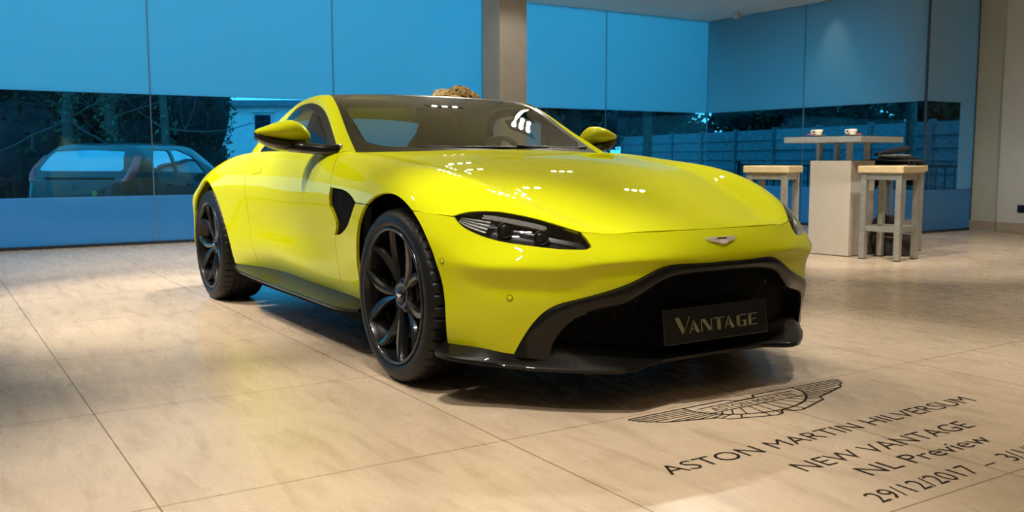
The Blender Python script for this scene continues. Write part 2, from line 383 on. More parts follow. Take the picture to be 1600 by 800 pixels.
# ---------------------------------------------------------------- the showroom
def floor_mat():
    m, N, L = new_mat('travertine_tiles'); b = N['Principled BSDF']
    tc = N.new('ShaderNodeTexCoord')
    def noise(scale, stretch, detail=6, rough=.6):
        mp = N.new('ShaderNodeMapping'); mp.inputs['Scale'].default_value = stretch; L.new(tc.outputs['Object'], mp.inputs[0])
        n = N.new('ShaderNodeTexNoise'); n.inputs['Scale'].default_value = scale; n.inputs['Detail'].default_value = detail; n.inputs['Roughness'].default_value = rough
        n.inputs['Distortion'].default_value = .4; L.new(mp.outputs[0], n.inputs['Vector']); return n.outputs[0]
    def ramp(src, stops):
        r = N.new('ShaderNodeValToRGB'); e = r.color_ramp.elements
        while len(e) < len(stops): e.new(.5)
        for q, (p, c) in zip(e, stops): q.position = p; q.color = (*c, 1)
        L.new(src, r.inputs[0]); return r.outputs[0]
    def mix(kind, fac, a, c):
        x = N.new('ShaderNodeMixRGB'); x.blend_type = kind; x.inputs[0].default_value = fac
        if hasattr(fac, 'links'): L.new(fac, x.inputs[0])
        L.new(a, x.inputs[1]); L.new(c, x.inputs[2]); return x.outputs[0]
    big = ramp(noise(1.3, (1, 1, 1), 3), [(.3, (.54, .415, .295)), (.7, (.64, .505, .365))])
    veins = ramp(noise(5, (.55, 2.6, 1)), [(.32, (.70, .66, .60)), (.5, (1, 1, 1)), (.75, (1.0, 1.0, 1.0))])
    fine = ramp(noise(26, (.35, 1.8, 1), 8, .7), [(.30, (.78, .74, .68)), (.48, (1, 1, 1))])
    c = mix('MULTIPLY', .38, mix('MULTIPLY', .55, big, veins), fine)
    # joints
    sx = N.new('ShaderNodeSeparateXYZ'); L.new(tc.outputs['Object'], sx.inputs[0])
    def joint(sock, off, pitch, half):
        a = N.new('ShaderNodeMath'); a.operation = 'SUBTRACT'; a.inputs[1].default_value = off-pitch*40; L.new(sock, a.inputs[0])
        d = N.new('ShaderNodeMath'); d.operation = 'MODULO'; d.inputs[1].default_value = pitch; L.new(a.outputs[0], d.inputs[0])
        w = N.new('ShaderNodeMath'); w.operation = 'LESS_THAN'; w.inputs[1].default_value = half*2; L.new(d.outputs[0], w.inputs[0]); return w.outputs[0]
    jx = joint(sx.outputs[0], -.147, 1.06, .0022); jy = joint(sx.outputs[1], -.970, 1.07, .0022)
    mxm = N.new('ShaderNodeMath'); mxm.operation = 'MAXIMUM'; L.new(jx, mxm.inputs[0]); L.new(jy, mxm.inputs[1])
    x = N.new('ShaderNodeMixRGB'); L.new(mxm.outputs[0], x.inputs[0]); L.new(c, x.inputs[1]); x.inputs[2].default_value = (.20, .13, .06, 1)
    L.new(x.outputs[0], b.inputs['Base Color'])
    rr = N.new('ShaderNodeMapRange'); rr.inputs[3].default_value = .20; rr.inputs[4].default_value = .34
    L.new(noise(7, (.6, 2, 1)), rr.inputs[0]); L.new(rr.outputs[0], b.inputs['Roughness'])
    b.inputs['Specular IOR Level'].default_value = .42
    return m
def frosted_mat(name='frosted_glass_film', k=1.0):
    m, N, L = new_mat(name); N.remove(N['Principled BSDF'])
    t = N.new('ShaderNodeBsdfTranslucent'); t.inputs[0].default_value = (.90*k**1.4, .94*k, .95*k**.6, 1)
    d = N.new('ShaderNodeBsdfDiffuse'); d.inputs[0].default_value = (.16, .42, .60, 1)
    g = N.new('ShaderNodeBsdfGlossy'); g.inputs['Roughness'].default_value = .12
    tc = N.new('ShaderNodeTexCoord'); n = N.new('ShaderNodeTexNoise'); n.inputs['Scale'].default_value = .7; L.new(tc.outputs['Object'], n.inputs['Vector'])
    mr = N.new('ShaderNodeMapRange'); mr.inputs[3].default_value = .09; mr.inputs[4].default_value = .14; L.new(n.outputs[0], mr.inputs[0])
    a = N.new('ShaderNodeMixShader'); L.new(mr.outputs[0], a.inputs[0]); L.new(t.outputs[0], a.inputs[1]); L.new(d.outputs[0], a.inputs[2])
    b = N.new('ShaderNodeMixShader'); L.new(schlick(N, L, .03), b.inputs[0]); L.new(a.outputs[0], b.inputs[1]); L.new(g.outputs[0], b.inputs[2])
    L.new(b.outputs[0], N['Material Output'].inputs[0]); return m
M['floor'] = floor_mat(); M['frosted'] = frosted_mat(); M['frosted_shaded'] = frosted_mat('frosted_glass_film_shaded', .68)  # lower film has a darker colour, standing in for shade from things outside
M['window'] = glass_mat('window_glass', (.84, .93, .96), .6, 1.32)
M['wall'] = mat('plaster_wall', (.66, .66, .63), .85, noise=(6, .03), bump=(120, .04))
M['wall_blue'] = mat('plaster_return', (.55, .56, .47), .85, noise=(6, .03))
M['ceiling'] = mat('ceiling_paint', (.88, .85, .78), .9, noise=(4, .02))
M['column'] = mat('column_plaster', (.50, .45, .39), .85, noise=(8, .03))
M['skirting'] = mat('stone_skirting', (.44, .36, .26), .4, noise=(9, .15), stretch=(.4, 1, 3))
M['joint'] = mat('silicone_joint', (.06, .09, .12), .5, noise=(20, .1))
M['joint_pale'] = mat('clear_silicone', (.16, .30, .40), .4, noise=(20, .1))
M['white_plastic'] = mat('white_plastic', (.62, .60, .56), .4, noise=(30, .03))
M['dark_channel'] = mat('dark_channel', (.015, .025, .04), .6, noise=(20, .1))
XB, YR, XR, YW, XF, YL = -7.04, 7.65, -3.385, 8.64, 6.6, -6.55
Z1, Z2 = .52, 1.585
def struct(o): o['kind'] = 'structure'; return o
floor = struct(MB().box(XB-.02, XF, YL, YW, -.06, 0).build('floor', M['floor']))
struct(MB().box(XB-.02, XF, YL, YW+.2, CEIL, CEIL+.12).build('ceiling', M['ceiling']))
struct(MB().box(XR+.365, XF, YW, YW+.2, 0, CEIL).build('wall_right', M['wall']))
struct(MB().box(XR-.02, XR+.365, YW+.035, YW+.2, 0, CEIL).build('wall_right_return', M['wall_blue']))
struct(MB().box(XF, XF+.2, YL, YW, 0, CEIL).build('wall_front', M['wall']))
struct(MB().box(XB, XF, YL-.2, YL, 0, CEIL).build('wall_left', M['wall']))
struct(MB().box(XR+.375, XF, YW-.02, YW, 0, .125, .004).box(XR-.01, XR+.36, YW+.015, YW+.035, 0, .125, .004).build('baseboard_right', M['skirting']))
struct(MB().box(XB+.65, XB+1.04, 3.305, 3.685, 0, CEIL, .006).build('column', M['column']))
wn = 0
def window(p0, p1, clear_to=1.0):
    """one full-height pane from p0 to p1: frosted film above and below a clear strip"""
    global wn
    wn += 1; root = struct(empty('window_%d' % wn, (p0[0], p0[1], 0)))
    dx, dy = p1[0]-p0[0], p1[1]-p0[1]; Ln = math.hypot(dx, dy); root.rotation_euler.z = math.atan2(dy, dx)
    e = .004
    MB().box(e, Ln-e, -.006, .006, Z2, CEIL).build('frosted_panel', M['frosted'], root)
    MB().box(e, Ln-e, -.006, .006, .03, Z1).build('lower_panel', M['frosted_shaded'], root)
    MB().box(e, (Ln-e)*clear_to, -.006, .006, Z1, Z2).build('clear_pane', M['window'], root)
    if clear_to < 1: MB().box((Ln-e)*clear_to, Ln-e, -.006, .006, Z1, Z2).build('frosted_strip', M['frosted'], root)
    MB().box(0, Ln, -.012, .012, 0, .03).build('floor_channel', M['dark_channel'], root)
YS = [-6.5, -4.45, -2.4, -.4, 1.65, 3.68, 5.70, YR]
for a, b in zip(YS[:-1], YS[1:]): window((XB, a), (XB, b))
window((XB, YR), (-5.205, YR)); window((-5.205, YR), (XR, YR)); window((XR, YR), (XR, YW+.03), .70)
tn = 0
def joint(x, y, r=.005, m='joint_pale'):
    global tn
    tn += 1; struct(MB().box(x-r, x+r, y-r, y+r, 0, CEIL).build('trim_%d' % tn, M[m]))
for y in YS[1:-1]: joint(XB, y)
for x, y, r, m in ((XB, YR, .008, 'joint_pale'), (-5.205, YR, .006, 'joint_pale'), (XR, YR, .011, 'joint'), (XR, YW+.028, .012, 'joint')): joint(x, y, r, m)
# ceiling sensor, socket, downlights
o = MB().box(-.035, .035, -.03, .03, -.10, -.01, .006).box(-.03, .03, -.05, .05, -.012, 0, .003).build('ceiling_sensor', M['white_plastic'])
o.location = (-6.15, 7.32, CEIL); tag(o, 'small white box sensor hanging under the ceiling by the glass corner', 'sensor')
o = empty('wall_socket', (-2.72, YW-.001, .30)); tag(o, 'small dark wall socket low on the plain wall at the right edge', 'socket')
MB().box(-.045, .045, -.012, 0, -.045, .045, .004).build('cover_plate', M['black_satin'], o)
MB().lathe([(0, 0), (.022, 0), (.022, -.004), (.02, -.004)], (0, -.013, 0), 'Y', 20).build('outlet', M['black_gloss'], o)
def downlight():
    r = empty('downlight'); tag(r, 'recessed triple downlight in the ceiling over the showroom', 'ceiling light', 'triple downlights in the ceiling')
    MB().box(-.085, .085, -.20, .20, -.010, 0, .003).build('frame', M['black_satin'], r)
    for k in (-1, 0, 1):
        MB().lathe([(.052, 0), (.052, -.022), (.046, -.022), (.044, 0)], (0, .115*k, -.004), 'Z', 24).build('ring', M['chrome'], r, True)
    return r
dl = downlight()
for i, (x, y, *_) in enumerate(SPOTS):
    if i == 0: r = dl
    else:
        r = dl.copy(); C.objects.link(r)
        for ch in dl.children: c = ch.copy(); C.objects.link(c); c.parent = r
    r.location = (x, y, CEIL)
# ---------------------------------------------------------------- the sports car
car = empty('sports_car')
tag(car, 'bright yellow two-door sports coupe with black roof and black wheels, on the tiled floor', 'car')
A_ = np.array
DOOR_F = [(-.812, -.819, .930), (-.775, -.848, .900), (-.742, -.870, .869), (-.718, -.895, .825), (-.703, -.906, .779)]
VENT_TOP = [(-.703, -.907, .776), (-.610, -.913, .776), (-.517, -.915, .767), (-.455, -.92, .756), (-.411, -.923, .742), (-.362, -.928, .719)]
SEAM_F = [(-.362, -.928, .719), (-.239, -.935, .716), (.0, -.93, .710), (.196, -.927, .709), (.318, -.896, .702), (.402, -.864, .697)]
HL_UP = [(.402, -.864, .697), (.423, -.842, .709), (.465, -.802, .717), (.521, -.750, .717), (.592, -.688, .704), (.647, -.639, .688), (.703, -.590, .668), (.752, -.546, .650)]
SHUT = [(.752, -.543, .649), (.790, -.469, .642), (.815, -.415, .642), (.836, -.342, .646), (.845, -.26, .6465), (.850, -.197, .647), (.856, -.09, .646), (.857, 0, .646)]
COWL = [(-.553, 0, .951), (-.575, -.2, .95), (-.64, -.45, .945), (-.715, -.63, .938), (-.785, -.728, .936), (-.845, -.81, .936)]
HL_LOW = [(.402, -.864, .697), (.415, -.868, .692), (.435, -.870, .684), (.469, -.859, .663), (.537, -.824, .635), (.604, -.781, .617), (.688, -.709, .604), (.756, -.627, .593), (.785, -.571, .589), (.797, -.545, .592), (.798, -.530, .603)]
HL_END = [(.798, -.530, .603), (.778, -.534, .624), (.752, -.546, .650)]
ARCH_F = [(-.39, -.1), (-.395, .12), (-.412, .25), (-.425, .40), (-.376, .564), (-.258, .700), (-.145, .754), (-.037, .773), (.085, .759), (.2, .707), (.328, .600), (.385, .470), (.392, .332), (.376, .2), (.37, -.1)]
ARCH_R = [(-2.285, -.1), (-2.28, .266), (-2.304, .394), (-2.388, .545), (-2.484, .666), (-2.597, .740), (-2.71, .768), (-2.837, .757), (-2.95, .70), (-3.04, .60), (-3.10, .47), (-3.125, .34), (-3.12, .22), (-3.11, -.1)]
arch_f = np.concatenate([crv(ARCH_F, 120), [[-0.2, -.2]]]); arch_r = np.concatenate([crv(ARCH_R, 120), [[-2.7, -.2]]])
VENT = [(-.703, .776), (-.610, .776), (-.517, .767), (-.455, .756), (-.411, .742), (-.362, .719), (-.415, .668), (-.474, .620), (-.525, .595), (-.577, .576), (-.632, .561), (-.70, .556), (-.668, .585), (-.650, .613), (-.672, .650), (-.712, .690), (-.712, .73)]
DOOR_LOW = [(-.70, .556), (-.712, .540), (-.705, .45), (-.682, .308), (-.67, .2)]
g = .0018

# bonnet: one clamshell from door to nose
V, F = gridVF(body_grid(np.linspace(-.92, .94, 170), 190, True))
poly = np.concatenate([obraw(crv(DOOR_F, 20)), obraw(crv(VENT_TOP, 30)), obraw(SEAM_F), obraw(crv(HL_UP, 40)), obraw(crv(SHUT, 40)), obraw([(.86, .4, .646), (-.55, .4, .951)]), obraw(crv(COWL, 40))])
V, F = cut(V, F, sdf(ob(V), poly)-g); V, F = cut(V, F, -sdf(xz(V), arch_f))
panel('bonnet', V, F, M['paint'], car)
# front wings below the bonnet edge
HB = gridVF(body_grid(np.linspace(-1.0, .0, 130), 120, False))
poly = A_([(-.362, .719), (-.15, .7155), (-.15, .12), (-.65, .12)]+DOOR_LOW[::-1][:-1]+VENT[11:5:-1])
V, F = cut(*HB, sdf(xz(HB[0]), poly)-g); V, F = cut(V, F, -sdf(xz(V), arch_f)); V, F = cut(V, F, .84-V[:, 2])
both('front_wing', V, F, M['paint'], car)
# side vents: recessed mesh
V, F = cut(*HB, sdf(xz(HB[0]), A_(VENT))+.004); V, F = cut(V, F, -.6-V[:, 1]); V = V+A_([0, .014, 0])
for o in both('side_vent', V, F, M['mesh'], car, .01): tag(o, 'black mesh side vent')
# doors and rear quarters
DOOR_R = [(-1.93, .99), (-1.935, .945), (-1.965, .86), (-1.985, .76), (-1.99, .62), (-1.975, .45), (-1.94, .33), (-1.92, .2)]
HD = gridVF(body_grid(np.linspace(-3.5, -.6, 300), 130, False))
belt_y = lambda x: np.interp(x, [p[0] for p in RAILS[6]], [p[1] for p in RAILS[6]])
poly = np.concatenate([A_([(-.845, .99)]), xz(crv(DOOR_F, 20)), A_(VENT)[::-1][:6], A_(DOOR_LOW), crv(DOOR_R, 40)[::-1]])
V, F = cut(*HD, sdf(xz(HD[0]), poly)-g); V, F = cut(V, F, -V[:, 1]-belt_y(V[:, 0])+.028)
HANDLE = A_([(-1.888, .822), (-1.908, .832), (-1.905, .845), (-1.792, .860), (-1.772, .853), (-1.762, .833)])
Vd, Fd = cut(V, F, -sdf(xz(V), HANDLE)-.0012); doors = both('door', Vd, Fd, M['paint'], car)
Vh, Fh = cut(V, F, sdf(xz(V), HANDLE)-.0012); Vh = Vh+A_([0, -.0015, 0])
Vm, Fm = mirrored(Vh, Fh)
panel('door_handle', Vh, Fh, M['paint'], doors[0], .02); panel('door_handle', Vm, Fm, M['paint'], doors[1], .02)
poly = np.concatenate([crv(DOOR_R, 40), A_([(-1.92, .1), (-3.6, .1), (-3.6, 1.1), (-1.93, 1.1)])])
V, F = cut(*HD, sdf(xz(HD[0]), poly)-g); V, F = cut(V, F, -sdf(xz(V), arch_r)); V, F = cut(V, F, np.maximum(-V[:, 1]-belt_y(V[:, 0])+.03, -2.46-V[:, 0]))
both('rear_wing', V, F, M['paint'], car)
ring = body_grid(A_([-3.5, -3.4]), 100, False)[:, 0]; G = []
for p in ring[:-2]:
    y = np.linspace(-1, 1, 41); k = (1-np.abs(y)**4)*(.03+.07*math.sin(math.pi*min(1, max(0, (p[2]-.22)/.66)))); G.append(np.stack([-3.5-k, y*abs(p[1]), np.full(41, p[2])], 1))
V, F = gridVF(np.stack(G)); panel('rear_bumper', V, F, M['paint'], car, .01)
MB().box(-3.61, -3.57, -.60, .60, .70, .722, .006).build('tail_lamp', mat('tail_lamp_red', (.25, .01, .01), .2, noise=(30, .1)), car)

# front bumper
FG = bumper_grid(240, 90); FV = gridVF(FG)
poly = np.concatenate([obraw([(.05, -.95, .735), (.196, -.927, .709), (.318, -.899, .703), (.402, -.864, .697)]), obraw(crv(HL_LOW, 50)), obraw(crv(HL_END, 12)), obraw(crv(SHUT, 40)),
                       obraw([(.86, .4, .646), (.95, .5, -.4), (.2, -1.5, -.4), (-.1, -1.2, .6)])])
V, F = cut(*FV, sdf(ob(FV[0]), poly)-g); V, F = cut(V, F, -sdf(xz(V), arch_f))
GO = [(.645, -.747, .20), (.650, -.737, .244), (.683, -.718, .303), (.718, -.689, .358), (.753, -.651, .392), (.799, -.580, .415), (.871, -.423, .463), (.900, -.337, .503), (.914, -.272, .526), (.928, -.15, .5278), (.933, 0, .528)]
GI = [(.722, -.652, .19), (.733, -.648, .252), (.764, -.617, .315), (.779, -.597, .338), (.792, -.575, .353), (.825, -.50, .374), (.863, -.416, .397), (.889, -.350, .438), (.912, -.279, .479), (.925, -.15, .4945), (.931, 0, .496)]
go = crv(yz(GO), 80); go = np.concatenate([go, A_([(-.4, .528), (-.4, -.2), (.75, -.2)])])
gi = crv(yz(GI), 80); gi = np.concatenate([gi, A_([(-.4, .496), (-.4, -.2), (.66, -.2)])])
V, F = cut(V, F, -sdf(yz(V), go)-.001); V, F = cut(V, F, V[:, 2]-.205)
bumper = panel('front_bumper', V, F, M['paint'], car)
FN = np.cross(FG[1:, :-1]-FG[:-1, :-1], FG[:-1, 1:]-FG[:-1, :-1]); FN /= np.linalg.norm(FN, axis=2)[..., None]
for y_, z_ in ((-.772, .418), (-.915, .535)):
    j = np.unravel_index(np.argmin((FG[:-1, :-1, 1]-y_)**2+(FG[:-1, :-1, 2]-z_)**2), FG.shape[:2] if False else (FG.shape[0]-1, FG.shape[1]-1)); p = FG[j]; n = FN[j]*(1 if FN[j][1] < 0 else -1)
    for s in (1, -1):
        q = Vector((p[0], p[1]*s, p[2])); d = Vector((n[0], n[1]*s, n[2])).normalized()
        o = MB().lathe([(0, .001), (.0085, .0012), (.0095, .0004), (.0098, -.002)], (0, 0, 0), 'Z', 20).build('parking_sensor', M['paint'], bumper, True)
        o.location = q; o.rotation_euler = d.to_track_quat('Z', 'Y').to_euler()
        o2 = MB().lathe([(.0098, -.002), (.0102, .0008), (.0116, .0008), (.0118, -.002)], (0, 0, 0), 'Z', 20).build('sensor_ring', M['black_satin'], bumper, True)
        o2.location = q; o2.rotation_euler = o.rotation_euler
# carbon surround, mesh, plate
M['plate_black'] = mat('plate_black', (.010, .007, .005), .25, 0, .8, .03, .3, noise=(40, .1))
def mirror_path(P): P = A_(P, float) if False else np.array(P, float); Q = P[:-1][::-1].copy(); Q[:, 1] *= -1; return np.concatenate([P, Q])
no = mirror_path(GO); ni = mirror_path(GI); t_ = chord(no)
def along(P, n=150): return ncs(t_, P, np.linspace(0, t_[-1], n))
O3, I3 = along(no), along(ni); nrm = np.stack([np.full(len(O3), .85), O3[:, 1]*.8, np.full(len(O3), .25)], 1); nrm /= np.linalg.norm(nrm, axis=1)[:, None]
rows = [O3-nrm*.022, O3-nrm*.002, O3+(I3-O3)*.10+nrm*.007, O3+(I3-O3)*.40+nrm*.013, O3+(I3-O3)*.75+nrm*.010, I3+nrm*.003, I3-nrm*.006, I3*A_([1, .985, .992])-A_([.03, 0, 0]), I3*A_([1, .965, .985])-A_([.085, 0, 0])]
V, F = gridVF(np.stack(rows)); sur = mk('grille_surround', V, F, M['carbon'], car); sharp(sur, 50)
V, F = cut(*FV, sdf(yz(FV[0]), gi)+.02); V = V-A_([.075, 0, 0]); V, F = cut(V, F, V[:, 2]-.19)
grille = panel('grille_mesh', V, F, M['mesh'], car, .02)
for y, z, r in ((-.335, .405, .016), (-.235, .445, .013), (.07, .468, .017), (.335, .425, .013)):
    x = float(np.interp(abs(y), [0, .3, .5], [.845, .822, .755]))
    o = MB().lathe([(r*.72, -.004), (r*.72, .004), (r, .004), (r, -.004)], (x, y, z), 'X', 22).lathe([(0, .0), (r*.72, 0)], (x, y, z), 'X', 22).build('grille_sensor', M['black_gloss'], grille, True)
plate = empty('number_plate', (.886, .004, .294), car); plate.rotation_euler = (0, math.radians(-8), 0)
MB().box(-.006, .004, -.268, .268, -.066, .066, .003).build('plate_base', M['plate_black'], plate)
M['plate_letters'] = mat('plate_letters', (.42, .44, .24), .25, .6, noise=(40, .08))
def stencil_word():
    """the show plate's word in thick-and-thin stencil capitals, 1 unit = cap height"""
    q = []; P = lambda *p: q.append([A_(v) for v in p])
    x = 0.0
    P((0, 1.35), (.34, 1.35), (.66, .28), (.50, -.05)); P((.62, .0), (.70, .22), (1.10, 1.35), (1.02, 1.35)); x = .98          # V
    P((x, 0), (x+.07, 0), (x+.40, 1), (x+.33, 1)); P((x+.42, .97), (x+.50, .70), (x+.78, 0), (x+.50, 0), (x+.36, .62)); P((x+.14, .26), (x+.42, .26), (x+.40, .33), (x+.17, .33)); x += .88   # A
    P((x, 0), (x+.08, 0), (x+.08, .92), (x, 1)); P((x+.02, 1), (x+.30, 1), (x+.72, .22), (x+.66, 0), (x+.56, 0)); P((x+.72, 0.1), (x+.79, 0), (x+.79, 1), (x+.72, 1)); x += .90              # N
    P((x, .92), (x+.86, .92), (x+.86, 1), (x, 1)); P((x+.28, 0), (x+.55, 0), (x+.55, .86), (x+.28, .86)); x += .82               # T
    P((x, 0), (x+.07, 0), (x+.40, 1), (x+.33, 1)); P((x+.42, .97), (x+.50, .70), (x+.78, 0), (x+.50, 0), (x+.36, .62)); P((x+.14, .26), (x+.42, .26), (x+.40, .33), (x+.17, .33)); x += .90   # A
    P((x+.04, .14), (x+.30, .0), (x+.30, 1), (x+.04, .86)); P((x+.34, .92), (x+.84, .92), (x+.80, 1), (x+.34, 1)); P((x+.34, 0), (x+.80, 0), (x+.80, .08), (x+.34, .08)); P((x+.58, .08), (x+.80, .08), (x+.80, .50), (x+.58, .50)); P((x+.45, .44), (x+.58, .44), (x+.58, .5), (x+.45, .5)); x += .96  # G
    P((x, 0), (x+.24, 0), (x+.24, .92), (x, .86)); P((x, .92), (x+.70, .92), (x+.74, 1), (x, 1)); P((x+.28, 0), (x+.74, 0), (x+.70, .08), (x+.28, .08)); P((x+.28, .47), (x+.60, .47), (x+.60, .54), (x+.28, .54)); x += .74   # E
    return q, x
q, w = stencil_word(); mbx = MB(); k = .43/w; hz = .060
for pts in q:
    n = len(pts); mbx.add([(.0052, -.215+p[0]*k, -.030+p[1]*.046) for p in pts], [tuple(range(n))])
mbx.build('lettering', M['plate_letters'], plate)
# nose badge: outspread wings with a dark centre bar
badge = empty('badge', (.9075, 0, .6075), car); badge.rotation_euler = (0, math.radians(-38), 0)
prof = [(0, .0105), (.068, .0115), (.074, .008), (.071, .003), (.058, -.004), (.046, -.0075), (.034, -.011), (.024, -.0125), (.016, -.018), (.007, -.0205), (0, -.0195)]
pts = prof[:-1]+[(-a, b) for a, b in prof[::-1]][:-1]
n = len(pts); Vb = [(.0045, a, b) for a, b in pts]+[(-.008, a*1.03, b*1.03) for a, b in pts]
mk('wings', Vb, [tuple(range(n))]+[(i, n+i, n+(i+1) % n, (i+1) % n) for i in range(n)], M['chrome'], badge, False)
mb = MB()
for s in (1, -1):
    for t in range(7): 
        a0 = (s*(.026+t*.0065), .0075-t*.0006); a1 = (s*(.020+t*.0078), -.0095+t*.0019)
        mb.tube([(.0046, *a0), (.0046, *a1)], .0007, 5)
tag(mb.build('feather_lines', M['disc'], badge), kind='stuff'); MB().box(.003, .0056, -.024, .024, .0005, .0075, .001).build('name_bar', M['black_gloss'], badge)

# splitter and skirts
SO = [(.335, -.885, .208), (.385, -.936, .204), (.455, -.938, .197), (.525, -.880, .187), (.60, -.795, .176), (.70, -.703, .171), (.80, -.590, .168), (.872, -.488, .167), (.894, -.435, .168), (.889, -.375, .171), (.879, -.312, .178), (.873, -.20, .180), (.871, 0, .180)]
SI = [(.32, -.855, .222), (.36, -.872, .224), (.42, -.855, .228), (.49, -.826, .232), (.58, -.775, .237), (.66, -.705, .238), (.725, -.62, .234), (.765, -.50, .226), (.78, -.43, .222), (.785, -.37, .219), (.785, -.31, .216), (.785, -.20, .214), (.785, 0, .213)]
a, b = mirror_path(SO), mirror_path(SI); t_ = chord(a); a, b = along(a, 180), along(b, 180)
dn = A_([0, 0, 1.]); cen = A_([.3, 0, 0])
out = a-cen; out[:, 2] = 0; out /= np.linalg.norm(out, axis=1)[:, None]
rows = [b+dn*.01-out*.012, b, a*.35+b*.65-dn*.004, a*.8+b*.2, a, a+out*.004-dn*.005, a+out*.003-dn*.016, a-out*.008-dn*.020, b-dn*.045]
V, F = gridVF(np.stack(rows)); sharp(mk('front_splitter', V, F, M['carbon'], car), 40)
KI = [(-.415, -.868, .262), (-.55, -.866, .268), (-.8, -.852, .272), (-1.3, -.848, .275), (-1.8, -.862, .278), (-2.1, -.892, .276), (-2.285, -.915, .270)]
KO = [(-.405, -.905, .244), (-.50, -.948, .243), (-.8, -.961, .244), (-1.3, -.963, .246), (-1.8, -.960, .250), (-2.08, -.950, .255), (-2.29, -.918, .266)]
a, b = crv(KO, 80), crv(KI, 80); o_ = A_([0, -1., 0])
rows = [b+A_([0, .03, .012]), b, b*.6+a*.4-dn*.004, a, a+o_*.003-dn*.005, a-dn*.014, b-dn*.035]
V, F = gridVF(np.stack(rows))
for s in (1, -1):
    W_ = V*A_([1, s, 1]); sharp(mk('side_skirt', W_, F if s > 0 else [q[::-1] for q in F], M['carbon'], car), 40)

# glasshouse
M['rear_glass'] = glass_mat('rear_glass', (.45, .48, .46), .9, 1.40)
E_ = [(-.79, -.735, .934), (-1.029, -.690, 1.063), (-1.182, -.660, 1.158), (-1.315, -.637, 1.226), (-1.412, -.620, 1.251), (-1.60, -.605, 1.259), (-1.85, -.598, 1.238), (-2.1, -.600, 1.190), (-2.4, -.622, 1.098), (-2.60, -.650, 1.005), (-2.74, -.672, .915), (-2.79, -.69, .865)]
D_ = [(-.835, -.808, .934), (-.936, -.780, .986), (-1.051, -.750, 1.041), (-1.26, -.700, 1.142), (-1.41, -.676, 1.190), (-1.56, -.663, 1.214), (-1.75, -.661, 1.208), (-1.86, -.672, 1.175), (-1.945, -.697, 1.11), (-1.985, -.745, 1.03), (-1.998, -.806, .948), (-2.004, -.825, .905)]
E1, D1 = crv(E_[:6], 50), crv(D_[:7], 50); Ec, Dc = crv(E_, 400), crv(D_, 400)
def split_at(P, q):
    i = int(np.argmin(np.linalg.norm(P-A_(q), axis=1))); return crv(P[:i+1:8] if i % 8 == 0 else np.concatenate([P[:i:8], P[i:i+1]]), 60), crv(np.concatenate([P[i:-1:8], P[-1:]]), 60)
Ea, Eb = split_at(Ec, E_[5]); Da, Db = split_at(Dc, D_[6])
EE, DD = np.concatenate([Ea, Eb[1:]]), np.concatenate([Da, Db[1:]])
bul = A_([0, -.62, .5])
rows = [DD*(1-t)+EE*t+bul*(.022*4*t*(1-t)) for t in np.linspace(0, 1, 10)]
V, F = gridVF(np.stack(rows)); both('roof_rail', V, F, M['paint'], car, .02, (-1.5, 0, .9))
# windscreen and roof skin
CW = [(-.60, 0, .938), (-.82, 0, 1.034), (-1.05, 0, 1.129), (-1.28, 0, 1.211), (-1.515, 0, 1.276)]
EW = [E_[0], (-.93, -.709, 1.008), (-1.085, -.679, 1.098), (-1.25, -.648, 1.194), E_[4]]
def shell(Es, Cs, nu, nv, pw=2.1):
    tv = np.linspace(0, 1, nv); Es, Cs = crv(Es, nv), crv(Cs, nv); u = np.linspace(-1, 1, nu)
    k = 1-np.abs(u)**pw; G = np.zeros((nv, nu, 3))
    G[..., 0] = Es[:, None, 0]+(Cs-Es)[:, None, 0]*(1-u*u)[None]; G[..., 1] = Es[:, None, 1]*-u[None]; G[..., 2] = Es[:, None, 2]+(Cs-Es)[:, None, 2]*k[None]
    return G, u, tv
G, u, tv = shell(EW, CW, 121, 70); V, F = gridVF(G)
uu, vv = np.meshgrid(u*.70, tv); 
vm = vv*.92
rr = .16; hx = np.where(True, .655-.05*vm*0, 0); qx = np.abs(uu)-(hx-rr)+.0; qy = np.abs(vm-.485)-(.405-rr)
sd_ = (np.hypot(np.maximum(qx, 0), np.maximum(qy, 0))+np.minimum(np.maximum(qx, qy), 0)-rr).ravel()
ws = empty('windscreen', (0, 0, 0), car)
Vc, Fc = cut(V, F, -sd_); mk('glass', Vc, Fc, M['windscreen'], ws)
Vf, Ff = cut(V, F, sd_); mk('black_border', Vf, Ff, M['black_gloss'], ws)
CR = [(-1.522, 0, 1.277), (-1.70, 0, 1.284), (-1.88, 0, 1.279), (-2.07, 0, 1.262)]; ER = [(-1.418, -.619, 1.252), (-1.60, -.605, 1.259), (-1.85, -.598, 1.238), (-2.03, -.598, 1.205)]
G, u, tv = shell(ER, CR, 81, 40); V, F = gridVF(G); panel('roof', V, F, M['black_gloss'], car, .012, (-1.8, 0, .8))
G2 = G-A_([0, 0, .03]); V, F = gridVF(G2); mk('headliner', V, F, M['headliner'], car)
CB = [(-2.075, 0, 1.261), (-2.38, 0, 1.195), (-2.68, 0, 1.09), (-2.98, 0, .955)]; EB = [(-2.035, -.598, 1.204), (-2.38, -.620, 1.105), (-2.60, -.648, 1.0), (-2.74, -.668, .905)]
G, u, tv = shell(EB, CB, 61, 40); V, F = gridVF(G); uu, vv = np.meshgrid(u, tv)
f_ = np.minimum(.74-np.abs(uu), np.minimum(vv-.40, .88-vv)).ravel(); rw = empty('rear_window', (0, 0, 0), car)
Vc, Fc = cut(V, F, f_); mk('glass', Vc, Fc, M['rear_glass'], rw); Vf, Ff = cut(V, F, np.minimum(-f_, .86-np.abs(uu.ravel()))); mk('black_border', Vf, Ff, M['black_gloss'], rw)
